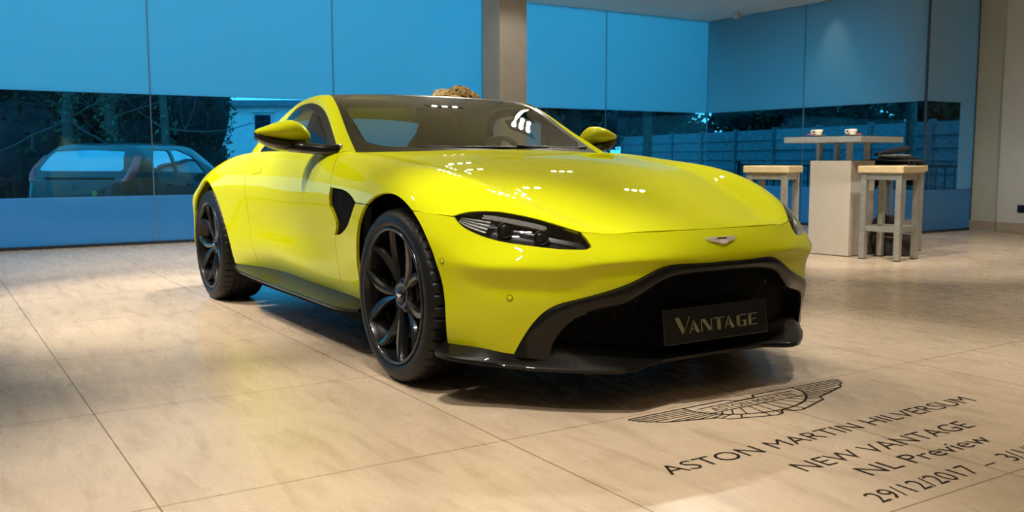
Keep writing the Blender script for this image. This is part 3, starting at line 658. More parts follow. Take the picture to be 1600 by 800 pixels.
for s in (1, -1):
    Vf, Ff = cut(V, F, np.minimum(s*uu.ravel()-.86, 1.0)); panel('rear_pillar', Vf, Ff, M['paint'], car, .012, (-2.2, 0, .6))
# side windows
xs_ = np.linspace(-.85, -1.993, 90); Dx = np.stack([xs_, np.interp(-xs_, -Dc[:, 0], Dc[:, 1]), np.interp(-xs_, -Dc[:, 0], Dc[:, 2])], 1)
Bx = np.stack([xs_, -belt_y(xs_)+.012, np.interp(xs_, [-2.2, -1.3, -.85], [.944, .938, .934])], 1)
tt = np.linspace(0, 1, 40); G = np.stack([Bx*(1-t)+Dx*t+A_([0, -.018, .0])*(4*t*(1-t)) for t in tt]); V, F = gridVF(G)
hgt = np.linalg.norm(Dx-Bx, axis=1)
sl = np.abs(np.gradient(Dx[:, 2], xs_)); cosl = 1/np.sqrt(1+sl**2)
ft = ((1-tt)[:, None]*(hgt*cosl)[None])-.036; fb = tt[:, None]*hgt[None]-.020
fr = np.minimum(ft, fb).ravel()
Vc, Fc = cut(V, F, fr); Vf, Ff = cut(V, F, -fr)
for s in (1, -1):
    r = empty('side_window', (0, 0, 0), car); q = A_([1, s, 1])
    mk('glass', Vc*q, Fc if s > 0 else [f[::-1] for f in Fc], M['side_glass'], r)
    panel('window_frame', Vf*q-A_([0, 0, 0]), Ff, M['black_satin'], r, .02)
# interior
MB().box(-2.35, -.55, -.72, .72, .22, .26).box(-2.42, -2.36, -.74, .74, .22, .90).box(-.66, -.60, -.72, .72, .22, .90).box(-2.36, -.66, -.80, -.76, .26, .90).box(-2.36, -.66, .76, .80, .26, .90).box(-2.36, -2.32, -.52, .52, .80, .98).box(-3.0, -2.42, -.70, .70, .80, .83).build('cabin_tub', M['leather'], car)
dP = [[(-.68, y, .915-.02*(abs(y)/.7)**2), (-.85, y, .93), (-1.02, y, .928), (-1.16, y, .90), (-1.22, y, .82), (-1.20, y, .65)] for y in np.linspace(-.70, .70, 9)]
V, F = gridVF(tensor(dP, 30, 30)); mk('dashboard', V, F, M['leather'], car)
def seat(y):
    r = empty('seat', (-1.75, y, .26), car)
    W = [(.0, .24), (.15, .25), (.40, .25), (.55, .245), (.66, .20), (.76, .15), (.83, .11)]
    G = []
    for h, w in W:
        x0 = -.02-h*.32; dpt = .09 if h < .6 else .055
        G.append([(x0+dpt*math.cos(a)*(1+.35*abs(math.sin(a))), w*math.sin(a), .10+h) for a in np.linspace(-math.pi, math.pi, 33)])
    V, F = gridVF(crv_rows(G)); mk('backrest', V, F, M['leather'], r)
    G = [[(-.05+l, w*math.sin(a), .10+.07*math.cos(a)+l*.10) for a in np.linspace(-math.pi, math.pi, 33)] for l, w in ((0, .23), (.25, .25), (.5, .24), (.56, .1))]
    V, F = gridVF(crv_rows(G)); mk('cushion', V, F, M['leather'], r)
def crv_rows(G):
    G = np.asarray(G); t = chord(G[:, 8]); return np.stack([ncs(t, G[:, j], np.linspace(0, t[-1], 28)) for j in range(G.shape[1])], 1)
seat(-.37); seat(.37)
sw = empty('steering_wheel', (-1.33, .37, .865), car); sw.rotation_euler = (0, math.radians(-68), 0)
mb = MB(); mb.tube([(.178*math.cos(a), .178*math.sin(a), 0) for a in np.linspace(0, 2*math.pi, 49)], .016, 10, False); mb.build('rim', M['leather'], sw, True)
mb = MB()
for a in (.0, math.pi/2, -math.pi/2): mb.tube([(.04*math.cos(a), .04*math.sin(a), -.01), (.17*math.cos(a), .17*math.sin(a), 0)], .014, 8)
mb.lathe([(0, .012), (.06, .008), (.07, -.02)], (0, 0, 0), 'Z', 24).build('spokes', M['black_satin'], sw, True)
MB().tube([(-1.40, 0, 1.20), (-1.42, 0, 1.245)], .009, 8).box(-1.415, -1.39, -.12, .12, 1.155, 1.21, .012).build('rear_view_mirror', M['black_satin'], car)
# wipers
for y0, y1, y2 in ((.50, .10, -.45), (.58, .66, .12)):
    r = empty('wiper', (0, 0, 0), car)
    def on(y, dz): 
        x = float(np.interp(abs(y), [0, .2, .45, .63, .735], [-.60, -.625, -.69, -.75, -.79])); return (x-.05, y, .938+.030+dz)
    MB().tube([on(y0, -.012), on((y0+y1)/2, .0), on(y1, .004)], [.010, .008, .006], 8).build('arm', M['black_satin'], r, True)
    MB().tube([on(y, -.002) for y in np.linspace(y1+.25*(1 if y1 > y2 else -1)*0, y2, 9)], .0055, 6).build('blade', M['black_satin'], r, True)

# headlights
def headlight(s):
    q = A_([1, s, 1.]); up = crv(HL_UP+HL_END[:2][::-1][0:0]+[HL_END[1], HL_END[0]], 70); lo = crv(HL_LOW, 70)
    nrm = A_([.55, -.62, .56]); nrm /= np.linalg.norm(nrm)
    def srf(tu, tv, off=0.0, n1=70, n2=16, rim=True):
        G = []
        for t in tv:
            B_ = lo*(1-t)+up*t; bulge = 4*t*(1-t)
            G.append(B_+nrm*((.010*bulge) if rim else 0)+nrm*off)
        return np.stack(G)[:, tu]
    allu = np.arange(70)
    V, F = gridVF(srf(allu, np.linspace(.02, .98, 16))*q); f = F if s > 0 else [x[::-1] for x in F]
    lamp = mk('headlight', V, f, M['clear_lens'], car); tag(lamp, 'headlight under a clear cover')
    mid = (lo+up)/2
    rows = [lo*.985+mid*.015-nrm*.004] + [lo*(1-t)+up*t-nrm*(.045*min(1, 4*t*(1-t)+.25)) for t in np.linspace(.06, .94, 8)] + [up*.985+mid*.015-nrm*.004]
    V, F = gridVF(np.stack(rows)*q); mk('housing', V, F, M['lamp_housing'], lamp)
    # dotted bright strip under the top edge
    mb = MB(); 
    for r_, t in enumerate((.80, .745, .69)):
        for i in range(16, 46):
            w = i+.5*(r_ % 2); a = int(w); fr_ = w-a
            p = (lo[a]*(1-t)+up[a]*t)*(1-fr_)+(lo[a+1]*(1-t)+up[a+1]*t)*fr_-nrm*.002
            mb.box(p[0]-.0030, p[0]+.0030, p[1]-.0030, p[1]+.0030, p[2]-.0030, p[2]+.0030)
    mb.V = [tuple(A_(v)*q) for v in mb.V]; tag(mb.build('dotted_strip', M['lamp_silver'], lamp), 'bright dotted strip', kind='stuff')
    # ribbed fins at the rear end
    for t in (.14, .28, .42, .56):
        us = np.arange(5, 21); 
        P = [(lo[i]*(1-t)+up[i]*t-nrm*.005) for i in us]; P2 = [(lo[i]*(1-t-.09)+up[i]*(t+.09)-nrm*.013) for i in us]
        V, F = gridVF(np.stack([P2, P, A_(P)-nrm*.01])*q); mk('fin', V, F, M['lamp_silver'], lamp)
    for i, t, r in ((27, .50, .024), (44, .47, .022)):
        p = (lo[i]*(1-t)+up[i]*t)-nrm*.026; d = A_([.80, -.42, .10]); d /= np.linalg.norm(d)
        o = MB().lathe([(r*1.25, -.012), (r*1.25, .010), (r*1.08, .012), (r*1.0, .004)], (0, 0, 0), 'Z', 28).build('projector_ring', M['lamp_silver'] if False else M['disc'], lamp, True)
        o2 = MB().lathe([(r*math.cos(a), .002+r*.55*math.sin(a)) for a in np.linspace(0, math.pi/2, 8)], (0, 0, 0), 'Z', 28).build('projector_lens', M['black_gloss'], lamp, True)
        for k in (o, o2): k.location = p*q; k.rotation_euler = Vector(d*q).to_track_quat('Z', 'Y').to_euler()
    # black bridge behind the projectors
    V, F = gridVF(np.stack([(lo[22:60]*(1-t)+up[22:60]*t)-nrm*dpt for t, dpt in ((.62, .006), (.60, .02), (.58, .03))])*q); mk('bridge', V, F, M['black_gloss'], lamp)
headlight(1); headlight(-1)

# mirrors
def door_mirror(s):
    r = empty('door_mirror', (0, 0, 0), car); q = A_([1, s, 1.])
    st = [(-.852, 1.030, .996, .03), (-.865, 1.052, .990, .075), (-.90, 1.084, .988, .105), (-.94, 1.100, .991, .115), (-.985, 1.097, 1.000, .112), (-1.03, 1.083, 1.008, .098), (-1.08, 1.065, 1.018, .070), (-1.112, 1.052, 1.028, .038), (-1.124, 1.042, 1.036, .012)]
    n = 25; G = []
    for y, zt, zb, d in st:
        zc, hz_ = (zt+zb)/2, (zt-zb)/2
        G.append([(-1.135+d*max(0, math.cos(a))**.75, y, zc+hz_*math.sin(a)) for a in np.linspace(math.pi/2, -math.pi/2, n)])
    G = np.asarray(G); t = chord(G[:, n//2]); G = np.stack([ncs(t, G[:, j], np.linspace(0, t[-1], 50)) for j in range(n)], 1)
    V, F = gridVF(G*q); mk('cap', V, F, M['paint'], r)
    st2 = [(-.80, .955, .925, .05), (-.84, .965, .930, .07), (-.88, .985, .938, .09), (-.93, .994, .942, .102), (-.985, 1.002, .947, .100), (-1.03, 1.010, .957, .088), (-1.08, 1.020, .978, .062), (-1.112, 1.030, 1.002, .034), (-1.122, 1.037, 1.020, .010)]
    G = []
    for y, zt, zb, d in st2:
        zc, hz_ = (zt+zb)/2, (zt-zb)/2; dx = max(0, (-.90-y)*-1)*1.9 if y > -.90 else 0
        G.append([(-1.135+dx+d*max(0, math.cos(a))**.7, y, zc+hz_*math.sin(a)) for a in np.linspace(math.pi/2, -math.pi/2, n)])
    G = np.asarray(G); t = chord(G[:, n//2]); G = np.stack([ncs(t, G[:, j], np.linspace(0, t[-1], 50)) for j in range(n)], 1)
    V, F = gridVF(G*q); panel('lower_housing', V, F, M['black_gloss'], r, .004)
    V = A_([(-1.133, y, z) for y, zt, zb, d in st for z in (zt, max(zb-.03, .95))])*q
    mk('mirror_glass', V, [(2*i, 2*i+1, 2*i+3, 2*i+2) for i in range(len(st)-1)], M['steel'], r)
    mb = MB(); mb.tube([A_(p)*q for p in ((-1.07, -.97, .972), (-1.01, -.90, .962), (-.94, -.84, .954), (-.865, -.785, .950))], [.030, .028, .026, .030], 12); mb.build('arm', M['black_gloss'], r, True)
    mb = MB(); mb.add([A_(p)*q for p in ((-.86, -.800, .937), (-1.02, -.803, .939), (-1.00, -.772, 1.008), (-.94, -.782, .978))], [(0, 1, 2, 3)]); mb.build('corner_cover', M['black_gloss'], r)
door_mirror(1); door_mirror(-1)

# wheels
def tyre_mesh(w, n=288):
    prof = [(.272, -.020), (.278, -.010), (.288, -.004), (.305, 0), (.322, -.003), (.336, -.010), (.345, -.019), (.3505, -.028), (.3535, -.040)]
    z = -.040; mid = []
    marks = [w*.27, w*.44, w*.60, w*.77]
    for m_ in marks: mid += [(.3555, -(m_-.0055)), (.349, -(m_-.0045)), (.349, -(m_+.0045)), (.3555, -(m_+.0055))]
    prof = prof+mid+[(r, -w-h) for r, h in prof[::-1]]
    mb = MB().lathe(prof, (0, 0, 0), 'Y', n); V = A_(mb.V).reshape(n, len(prof), 3)
    R = np.hypot(V[..., 0], V[..., 2]); cut_ = ((np.arange(n) % 6) == 0)
    for j, (r, h) in enumerate(prof):
        if r > .340 and (h > -w*.25 or h < -w*.79 or (-w*.42 > h > -w*.58)):
            for i in np.where(cut_)[0]:
                s_ = (r-(.0065 if r > .35 else .004))/r; V[i, j, 0] *= s_; V[i, j, 2] *= s_
    V[..., 1] *= -1
    me = bpy.data.meshes.new('tyre'); me.from_pydata([tuple(v) for v in V.reshape(-1, 3)], [], mb.F); me.materials.append(M['rubber']); me.update()
    me.polygons.foreach_set('use_smooth', [True]*len(me.polygons)); o = bpy.data.objects.new('tyre', me); sharp(o, 30); return me
def cyl(r, a, h): return (r*math.cos(a), -h, r*math.sin(a))
def build_wheel(cx, y, w, right, spin):
    r = empty('wheel', (cx, y, .356), car, 0 if right else math.pi)
    link(bpy.data.objects.new('tyre', TY[w]), r)
    link(bpy.data.objects.new('rim', RIM), r); 
    for k in range(5):
        for sg in (-1, 1):
            o = link(bpy.data.objects.new('spoke', SPOKE[sg]), r); o.rotation_euler = (0, -(spin+k*2*math.pi/5), 0)
    for nm, me in (('hub', HUB), ('centre_cap', CAP), ('cap_emblem', EMB), ('brake_disc', DISC), ('brake_caliper', CAL)): link(bpy.data.objects.new(nm, me), r)
    return r
def only_mesh(o): me = o.data; bpy.data.objects.remove(o); return me
TY = {.255: tyre_mesh(.255), .29: tyre_mesh(.29)}
RIM = only_mesh(MB().lathe([(.2735, .024), (.2785, .012), (.2785, .004), (.2745, .0005), (.268, .001), (.264, .008), (.262, .030), (.252, .060), (.240, .11), (.236, .22), (.25, .235)], (0, 0, 0), 'Y', 96).build('rim', M['alloy_black'], None, True))
def spoke(sg):
    """one of a pair: springs from the hub beside its twin, widens and leans outwards to the rim"""
    G = []
    for t in np.linspace(0, 1, 14):
        r = .050+.215*t; a = sg*(.135+.20*t-.05*math.sin(math.pi*t)*1.2+.04*t*t)
        wd = .019+.030*math.sin(min(1, t*1.25)*math.pi/2)-.012*t**3; h = -.046+.022*t+.014*t*t; th = .040-.006*t
        sk = .006*sg*math.sin(math.pi*t)
        sec = [(-wd/2, -th), (-wd/2, -.012), (-wd*.30, -.001), (wd*.10+sk, 0.002), (wd*.36, -.003), (wd/2, -.014), (wd/2, -th)]
        c, s_ = math.cos(a), math.sin(a); row = []
        for tw, hh in sec: row.append((r*c-tw*s_, -(h+hh), r*s_+tw*c))
        G.append(row)
    V, F = gridVF(G); o = mk('spoke', V, F, M['alloy_black']); sharp(o, 28); return only_mesh(o)
SPOKE = {1: spoke(1), -1: spoke(-1)}
hb = MB().lathe([(0, .050), (.040, .049), (.050, .046), (.072, .052), (.078, .062), (.078, .10)], (0, 0, 0), 'Y', 40)
for k in range(5):
    a = k*2*math.pi/5+.3; hb.lathe([(0, .044), (.007, .044), (.009, .047), (.009, .055)], (.058*math.cos(a), 0, .058*math.sin(a)), 'Y', 12)
HUB = only_mesh(hb.build('hub', M['alloy_black'], None, True))
CAP = only_mesh(MB().lathe([(0, .037), (.024, .038), (.030, .040), (.033, .044), (.034, .05)], (0, 0, 0), 'Y', 32).build('centre_cap', M['black_gloss'], None, True))
em = [(0, .005), (.020, .0065), (.022, .003), (.012, -.003), (.004, -.008), (0, -.008)]; em = em[:-1]+[(-a, b) for a, b in em[::-1]][:-1]
EMB = only_mesh(MB().add([(a, .0362, b) for a, b in em], [tuple(range(len(em)))]).build('cap_emblem', M['chrome']))
DISC = only_mesh(MB().lathe([(.09, .10), (.19, .10), (.192, .104), (.192, .128), (.19, .13), (.09, .13)], (0, 0, 0), 'Y', 64).lathe([(0, .075), (.085, .078), (.09, .10)], (0, 0, 0), 'Y', 40).build('brake_disc', M['disc'], None, True))
cg = []
for a in np.linspace(-.45, .45, 12): cg.append([cyl(.135, a, -.085), cyl(.205, a, -.082), cyl(.212, a, -.10), cyl(.212, a, -.15), cyl(.135, a, -.15)])
V, F = gridVF(cg); CAL = only_mesh(mk('brake_caliper', V, F, M['black_satin']))
for b in (RIM, HUB, CAP, EMB, DISC): pass
SPIN = math.radians(115)
build_wheel(0, -.936, .255, True, SPIN); build_wheel(0, .936, .255, False, SPIN+.3)
build_wheel(-2.704, -.962, .29, True, SPIN+.16); build_wheel(-2.704, .962, .29, False, SPIN+.5)
# wheel arch liners, underbody
for cx, r_, yo, yi in ((0, .432, .80, .55), (-2.705, .440, .88, .56)):
    for s in (1, -1):
        mb = MB().lathe([(r_, yo*s), (r_, yi*s), (0, yi*s)], (cx, 0, .356), 'Y', 40, -.25, math.pi+.25); mb.build('arch_liner', M['black_matt'], car, True)
mb = MB().box(-3.42, -2.25, -.55, .55, .19, .30).box(-2.26, -.45, -.835, .835, .165, .26).box(-.46, .66, -.54, .54, .165, .205)
mb.build('underbody', M['black_matt'], car)
# ---------------------------------------------------------------- lettering and emblem on the floor
M['vinyl'] = mat('black_vinyl', (.014, .010, .007), .8, spec=.1, noise=(30, .1))
def floor_words(s, x_base, y0, y1, cap, label):
    V, F = text_mesh(s, y1-y0, cap)
    # words run along +y, their tops point to the car (-x)
    o = empty('floor_lettering', (x_base, y0, .0009)); words('word', V, F, len(s.split()), M['vinyl'], o)
    tag(o, label, 'lettering', 'lettering on the floor'); return o
floor_words('ASTON MARTIN HILVERSUM', 1.458, -.735, .795, .078, 'black floor lettering with the dealer name and town, topmost line under the emblem')
floor_words('NEW VANTAGE', 1.650, -.382, .474, .078, 'black floor lettering, second line, two words in capitals')
floor_words('NL Preview', 1.776, -.252, .368, .078, 'black floor lettering, third line, ending in lower case letters')
floor_words('29/12/2017  –  3/1/2018', 1.925, -.412, .575, .074, 'black floor lettering with dates, lowest line')
def strip(mb, P, w):
    P = [A_(p, float) if False else np.array(p, float) for p in P]; L_, R_ = [], []
    for i, p in enumerate(P):
        a = P[max(i-1, 0)]; b = P[min(i+1, len(P)-1)]; t = (b-a)/(np.linalg.norm(b-a)+1e-9); n = np.array([-t[1], t[0]])*w/2
        L_.append(p+n); R_.append(p-n)
    k = len(P); mb.add([(q[1], q[0], .0004) for q in L_+R_], [(i, i+1, k+i+1, k+i) for i in range(k-1)])
em = empty('floor_emblem', (.940, .077, .0004)); tag(em, 'black winged emblem outline on the floor in front of the car', 'emblem')
mb = MB(); fl = MB()
out = [(.077, .0), (.545, .006), (.553, .014), (.545, .022), (.548, .030), (.535, .036), (.540, .046), (.515, .055), (.520, .066), (.490, .076), (.470, .100), (.270, .160), (.250, .191), (.120, .232), (.066, .247), (.028, .240), (.0, .208)]
arc = [(.290*math.cos(a)*(1 if a < 1.2 else 1), .006+.200*math.sin(a)) for a in np.linspace(.0, math.pi/2, 24)]
for s in (1, -1):
    Q = lambda P: [(s*u, v) for u, v in P]
    strip(mb, Q([(.0, .032), (.040, .032), (.052, .028), (.060, .010), (.077, .0)]), .0085); strip(mb, Q(out), .0085)
    strip(mb, Q(arc), .009); strip(mb, Q([(0, .106), (.245, .106), (.252, .040), (.04, .036), (0, .036)]), .0065)
    for a, b in (((.545, .022), (.287, .026)), ((.535, .036), (.285, .044)), ((.515, .055), (.280, .062)), ((.490, .076), (.272, .080)), ((.450, .106), (.262, .096)), ((.400, .121), (.250, .111)), ((.345, .138), (.235, .124)), ((.295, .153), (.215, .138)), ((.262, .170), (.195, .152)), ((.200, .206), (.165, .170)),
                 ((.022, .106), (.030, .240)), ((.062, .106), (.088, .241)), ((.105, .106), (.145, .180)), ((.150, .106), (.188, .155)), ((.195, .106), (.225, .135))):
        strip(fl, Q([a, b]), .0062)
mb.build('outline', M['vinyl'], em); tag(fl.build('feather_lines', M['vinyl'], em), kind='stuff')
V, F = text_mesh('ASTON MARTIN', .43, .046); nm = empty('name', (.096, -.215, .0004), em); words('word', V, F, 2, M['vinyl'], nm)

# ---------------------------------------------------------------- bar table, stools and what lies on them
M['table_metal'] = mat('grey_metal', (.40, .385, .35), .38, .55, noise=(25, .12))
M['plinth'] = mat('cream_lacquer', (.56, .50, .42), .5, noise=(8, .03))
M['table_top'] = mat('dark_laminate', (.045, .042, .04), .35, noise=(20, .15))
M['seat_wood'] = mat('pale_wood', (.60, .46, .25), .5, noise=(14, .18), stretch=(1, 6, 6))
M['cloth_black'] = mat('black_cloth', (.008, .008, .012), .9, noise=(60, .3), bump=(160, .4))
M['cloth_brown'] = mat('brown_black_nylon', (.022, .016, .018), .7, noise=(60, .25), bump=(120, .3))
M['china'] = mat('cream_china', (.68, .62, .50), .25, 0, .3, noise=(20, .03))
M['red_wrap'] = mat('red_wrapper', (.35, .03, .02), .4, noise=(60, .2))
M['paper'] = mat('printed_paper', (.42, .36, .25), .6, noise=(35, .35))
t = empty('bar_table', (-2.365, 4.865, 0), None, math.radians(8)); tag(t, 'square grey bar table with dark top standing on a cream block', 'table')
MB().box(-.21, .21, -.215, .215, .006, .885, .004).build('plinth', M['plinth'], t)
MB().box(-.20, .20, -.205, .205, 0, .007).build('shadow_gap_base', M['black_matt'], t)
for sx in (-1, 1):
    for sy in (-1, 1): MB().box(sx*.155-.022, sx*.155+.022, sy*.155-.022, sy*.155+.022, .884, 1.053, .003).build('leg', M['table_metal'], t)
MB().box(-.39, .39, -.39, .39, 1.050, 1.103, .004).build('top_frame', M['table_metal'], t); MB().box(-.385, .385, -.385, .385, 1.101, 1.107, .002).build('top_panel', M['table_top'], t)
def make_stool():
    r = empty('bar_stool'); e = .162; h = .026
    for sx in (-1, 1):
        for sy in (-1, 1):
            l = MB().box(sx*e-h, sx*e+h, sy*e-h, sy*e+h, .006, .775, .003).build('leg', M['table_metal'], r)
            MB().box(sx*e-h-.001, sx*e+h+.001, sy*e-h-.001, sy*e+h+.001, 0, .010, .002).build('foot_cap', M['black_satin'], l)
    for s in (-1, 1):
        MB().box(-e+h, e-h, s*e-.020, s*e+.020, .715, .775, .003).build('apron', M['table_metal'], r); MB().box(s*e-.020, s*e+.020, -e+h, e-h, .715, .775, .003).build('apron', M['table_metal'], r)
        MB().box(-e+h, e-h, s*e-.016, s*e+.016, .255, .303, .003).build('stretcher', M['table_metal'], r); MB().box(s*e-.016, s*e+.016, -e+h, e-h, .255, .303, .003).build('stretcher', M['table_metal'], r)
    MB().box(-.212, .212, -.212, .212, .775, .840, .010).build('seat', M['seat_wood'], r); return r
def copy_tree(o, parent=None):
    c = o.copy(); C.objects.link(c)
    if parent is not None: c.parent = parent
    for ch in list(o.children): copy_tree(ch, c)
    return c
st = make_stool(); st.location = (-1.825, 4.850, 0); st.rotation_euler.z = math.radians(9)
s2 = copy_tree(st); s2.location = (-2.275, 5.555, 0); s2.rotation_euler.z = math.radians(5)
s3 = copy_tree(st); s3.location = (-2.57, 4.15, 0); s3.rotation_euler.z = math.radians(23)
for o, l in ((st, 'grey metal bar stool with pale wooden seat in front of the cream block, seat bare'), (s2, 'grey metal bar stool carrying the black jacket by the glass'), (s3, 'grey metal bar stool half hidden behind the yellow car')): tag(o, l, 'bar stool', 'bar stools round the table')
def cup(x, y, rz, lab, wrap):
    r = empty('coffee_cup', (x, y, 1.1115), None, rz); tag(r, lab, 'cup', 'coffee cups on the bar table')
    prof = [(.0, .008), (.020, .006), (.022, .010), (.034, .026), (.041, .046), (.043, .062), (.0405, .062), (.038, .046), (.030, .026), (0, .016)]
    MB().lathe(prof, (0, 0, 0), 'Z', 32).build('cup_body', M['china'], r, True)
    MB().tube([(-.039, 0, .054), (-.056, 0, .057), (-.066, 0, .045), (-.058, 0, .030), (-.036, 0, .026)], .0055, 8).build('handle', M['china'], r, True)
    s = empty('saucer', (x, y, 1.1072)); tag(s, 'cream saucer under the %s coffee cup' % wrap, 'saucer', 'saucers on the bar table')
    MB().lathe([(0, .004), (.03, .004), (.036, .006), (.073, .014), (.074, .016), (.034, .009), (0, .006)], (0, 0, 0), 'Z', 36).build('plate_rim', M['china'], s, True)
    o = MB().box(-.028, .028, -.010, .010, 0, .012, .004).build('biscuit_wrapper', M['red_wrap']); tag(o, 'small red biscuit wrapper beside the %s coffee cup' % wrap, 'wrapper', 'red wrappers by the cups'); return o
a_ = math.radians(38)
w = cup(-2.475, 4.640, a_, 'cream coffee cup nearer the left edge of the bar table', 'left'); w.location = (-2.52, 4.585, 1.1225); w.rotation_euler.z = a_
w = cup(-2.175, 4.745, a_, 'cream coffee cup near the front corner of the bar table', 'right'); w.location = (-2.145, 4.795, 1.1225); w.rotation_euler.z = a_+.4
# black jacket thrown over the rear stool
random.seed(4)
def lump(name, m, parent, cx, cy, z0, ax, ay, az, amp, seed, nu=72, nv=26, pw=.6, droop=0):
    rnd = np.random.RandomState(seed); ph = rnd.rand(6, 3)*6.28; G = []
    for v in np.linspace(0, 1, nv):
        row = []
        for u in np.linspace(0, 2*math.pi, nu):
            r = math.cos(v*math.pi/2)**pw if v < .999 else 0; n = sum(math.sin((k+1)*u*1.0+ph[k, 0]+v*4*ph[k, 1])/(k+1.5) for k in range(6))
            rr = r*(1+amp*n); zz = z0+az*math.sin(v*math.pi/2)*(1+amp*.9*math.sin(3*u+ph[0, 2])*r)-droop*max(0, r-.75)*(1+.5*math.sin(2*u+1))
            row.append((cx+ax*rr*math.cos(u), cy+ay*rr*math.sin(u), zz))
        G.append(row)
    V, F = gridVF(G); return mk(name, V, F, m, parent)
jk = empty('black_jacket', (-2.27, 5.56, .841)); tag(jk, 'black jacket folded over the seat of the rear bar stool, hanging down behind', 'jacket')
lump('folded_body', M['cloth_black'], jk, 0, 0, .0, .24, .26, .088, .10, 3)
lump('collar', M['cloth_black'], jk, -.05, .03, .045, .13, .15, .05, .14, 8)
def flap(name, x, y, w, h, seed):
    rnd = np.random.RandomState(seed); G = []
    for v in np.linspace(0, 1, 14): G.append([(x+.012*math.sin(9*s+v*2+seed)+.012*v*v*0, y+(s-.5)*w*(1-.12*v), .03-h*v+.02*math.sin(3*s+seed)*v) for s in np.linspace(0, 1, 24)])
    V, F = gridVF(G); o = panel(name, V, F, M['cloth_black'], jk, .012, (0, 0, -.1)); return o
flap('sleeve', .232, -.08, .15, .11, 2); flap('hanging_front', -.235, .05, .30, .24, 5)
G = []
for v in np.linspace(0, 1, 12): G.append([((s-.5)*.20+.02, .245+.015*math.sin(8*s+2*v), .03-.23*v) for s in np.linspace(0, 1, 20)])
V, F = gridVF(G); panel('hanging_side', V, F, M['cloth_black'], jk, .012, (0, 0, -.1))
o = MB().box(-.14, .14, -.10, .10, 0, .012, .003).build('magazine', M['paper']); o.location = (-2.29, 5.55, .928); o.rotation_euler = (0, 0, .5); tag(o, 'folded magazine lying on the black jacket', 'magazine')
um = empty('folding_umbrella', (-2.29, 5.56, .978)); um.rotation_euler = (0, -.16, math.radians(36)); tag(um, 'short black folded umbrella lying on the magazine', 'umbrella')
MB().tube([(-.13, 0, 0), (-.11, 0, 0), (-.02, 0, .004), (.08, 0, .004), (.115, 0, .0), (.125, 0, 0)], [.012, .024, .030, .034, .030, .01], 14).build('folded_cover', M['cloth_black'], um, True)
MB().tube([(-.20, 0, -.006), (-.16, 0, -.004), (-.12, 0, 0)], [.016, .018, .014], 12).build('grip', M['black_satin'], um, True)
# backpack on the floor
bp = empty('backpack', (-2.04, 5.18, 0), None, math.radians(35)); tag(bp, 'dark brown black backpack slumped on the floor under the bar stools', 'backpack')
lump('bag_body', M['cloth_brown'], bp, -.05, 0, .01, .15, .11, .36, .06, 5, pw=.42); lump('front_pocket', M['cloth_brown'], bp, .09, -.02, .01, .125, .11, .19, .07, 11, pw=.45)
MB().tube([(-.10, -.06, .34), (-.12, -.10, .38), (-.06, -.11, .385), (-.02, -.07, .345)], .012, 8).build('grab_handle', M['cloth_black'], bp, True)
MB().tube([(-.16, -.07, .27), (-.185, -.11, .16), (-.14, -.11, .04)], .011, 8).build('shoulder_strap', M['cloth_black'], bp, True)
MB().tube([(-.15, -.095, .175), (-.05, -.118, .18), (.04, -.105, .172)], .005, 6).build('zip', M['table_metal'], bp, True)
# dried flowers behind the car
M['vase'] = mat('dark_ceramic', (.04, .035, .03), .35, noise=(12, .2)); M['petal'] = mat('dried_petal', (.50, .36, .17), .8, noise=(25, .35)); M['stem'] = mat('dry_stem', (.10, .07, .03), .8, noise=(30, .3))
fv = empty('flower_vase', (-4.60, 1.93, 0)); tag(fv, 'tall vase of dried beige flowers standing behind the car, only its top above the roof', 'vase of flowers')
MB().lathe([(0, .004), (.15, 0), (.17, .04), (.19, .35), (.15, .75), (.10, .90), (.12, .95), (.11, .95), (.09, .90), (.13, .72), (.0, .3)], (0, 0, 0), 'Z', 40).build('vase', M['vase'], fv, True)
rnd = random.Random(7)
for k, (x, y, z, r) in enumerate(((-.02, -.13, 1.50, .105), (.02, .03, 1.525, .12), (-.03, .17, 1.495, .10), (.08, -.05, 1.44, .10), (-.10, .06, 1.44, .10), (.09, .10, 1.42, .09))):
    mb = MB()
    for i in range(420):
        a, b = rnd.random()*6.283, math.acos(1-1.75*rnd.random()); rr = r*(.82+.22*rnd.random()); c = Vector((x+rr*math.sin(b)*math.cos(a), y+rr*math.sin(b)*math.sin(a), z+rr*.72*math.cos(b)))
        n = (c-Vector((x, y, z))).normalized(); t1 = n.orthogonal().normalized(); t1.rotate(__import__('mathutils').Quaternion(n, rnd.random()*6.28)); t2 = n.cross(t1); s = .013+.008*rnd.random()
        mb.add([c-t1*s-n*.003, c-t2*s+n*.004, c+t1*s-n*.003, c+t2*s+n*.004], [(0, 1, 2, 3)])
    hd = mb.build('flower_head', M['petal'], fv); hd['kind'] = 'stuff'
    MB().tube([(x*.3, y*.3, .88), (x*.6, y*.7, 1.15), (x, y, z)], .006, 6).build('stem', M['stem'], fv, True)
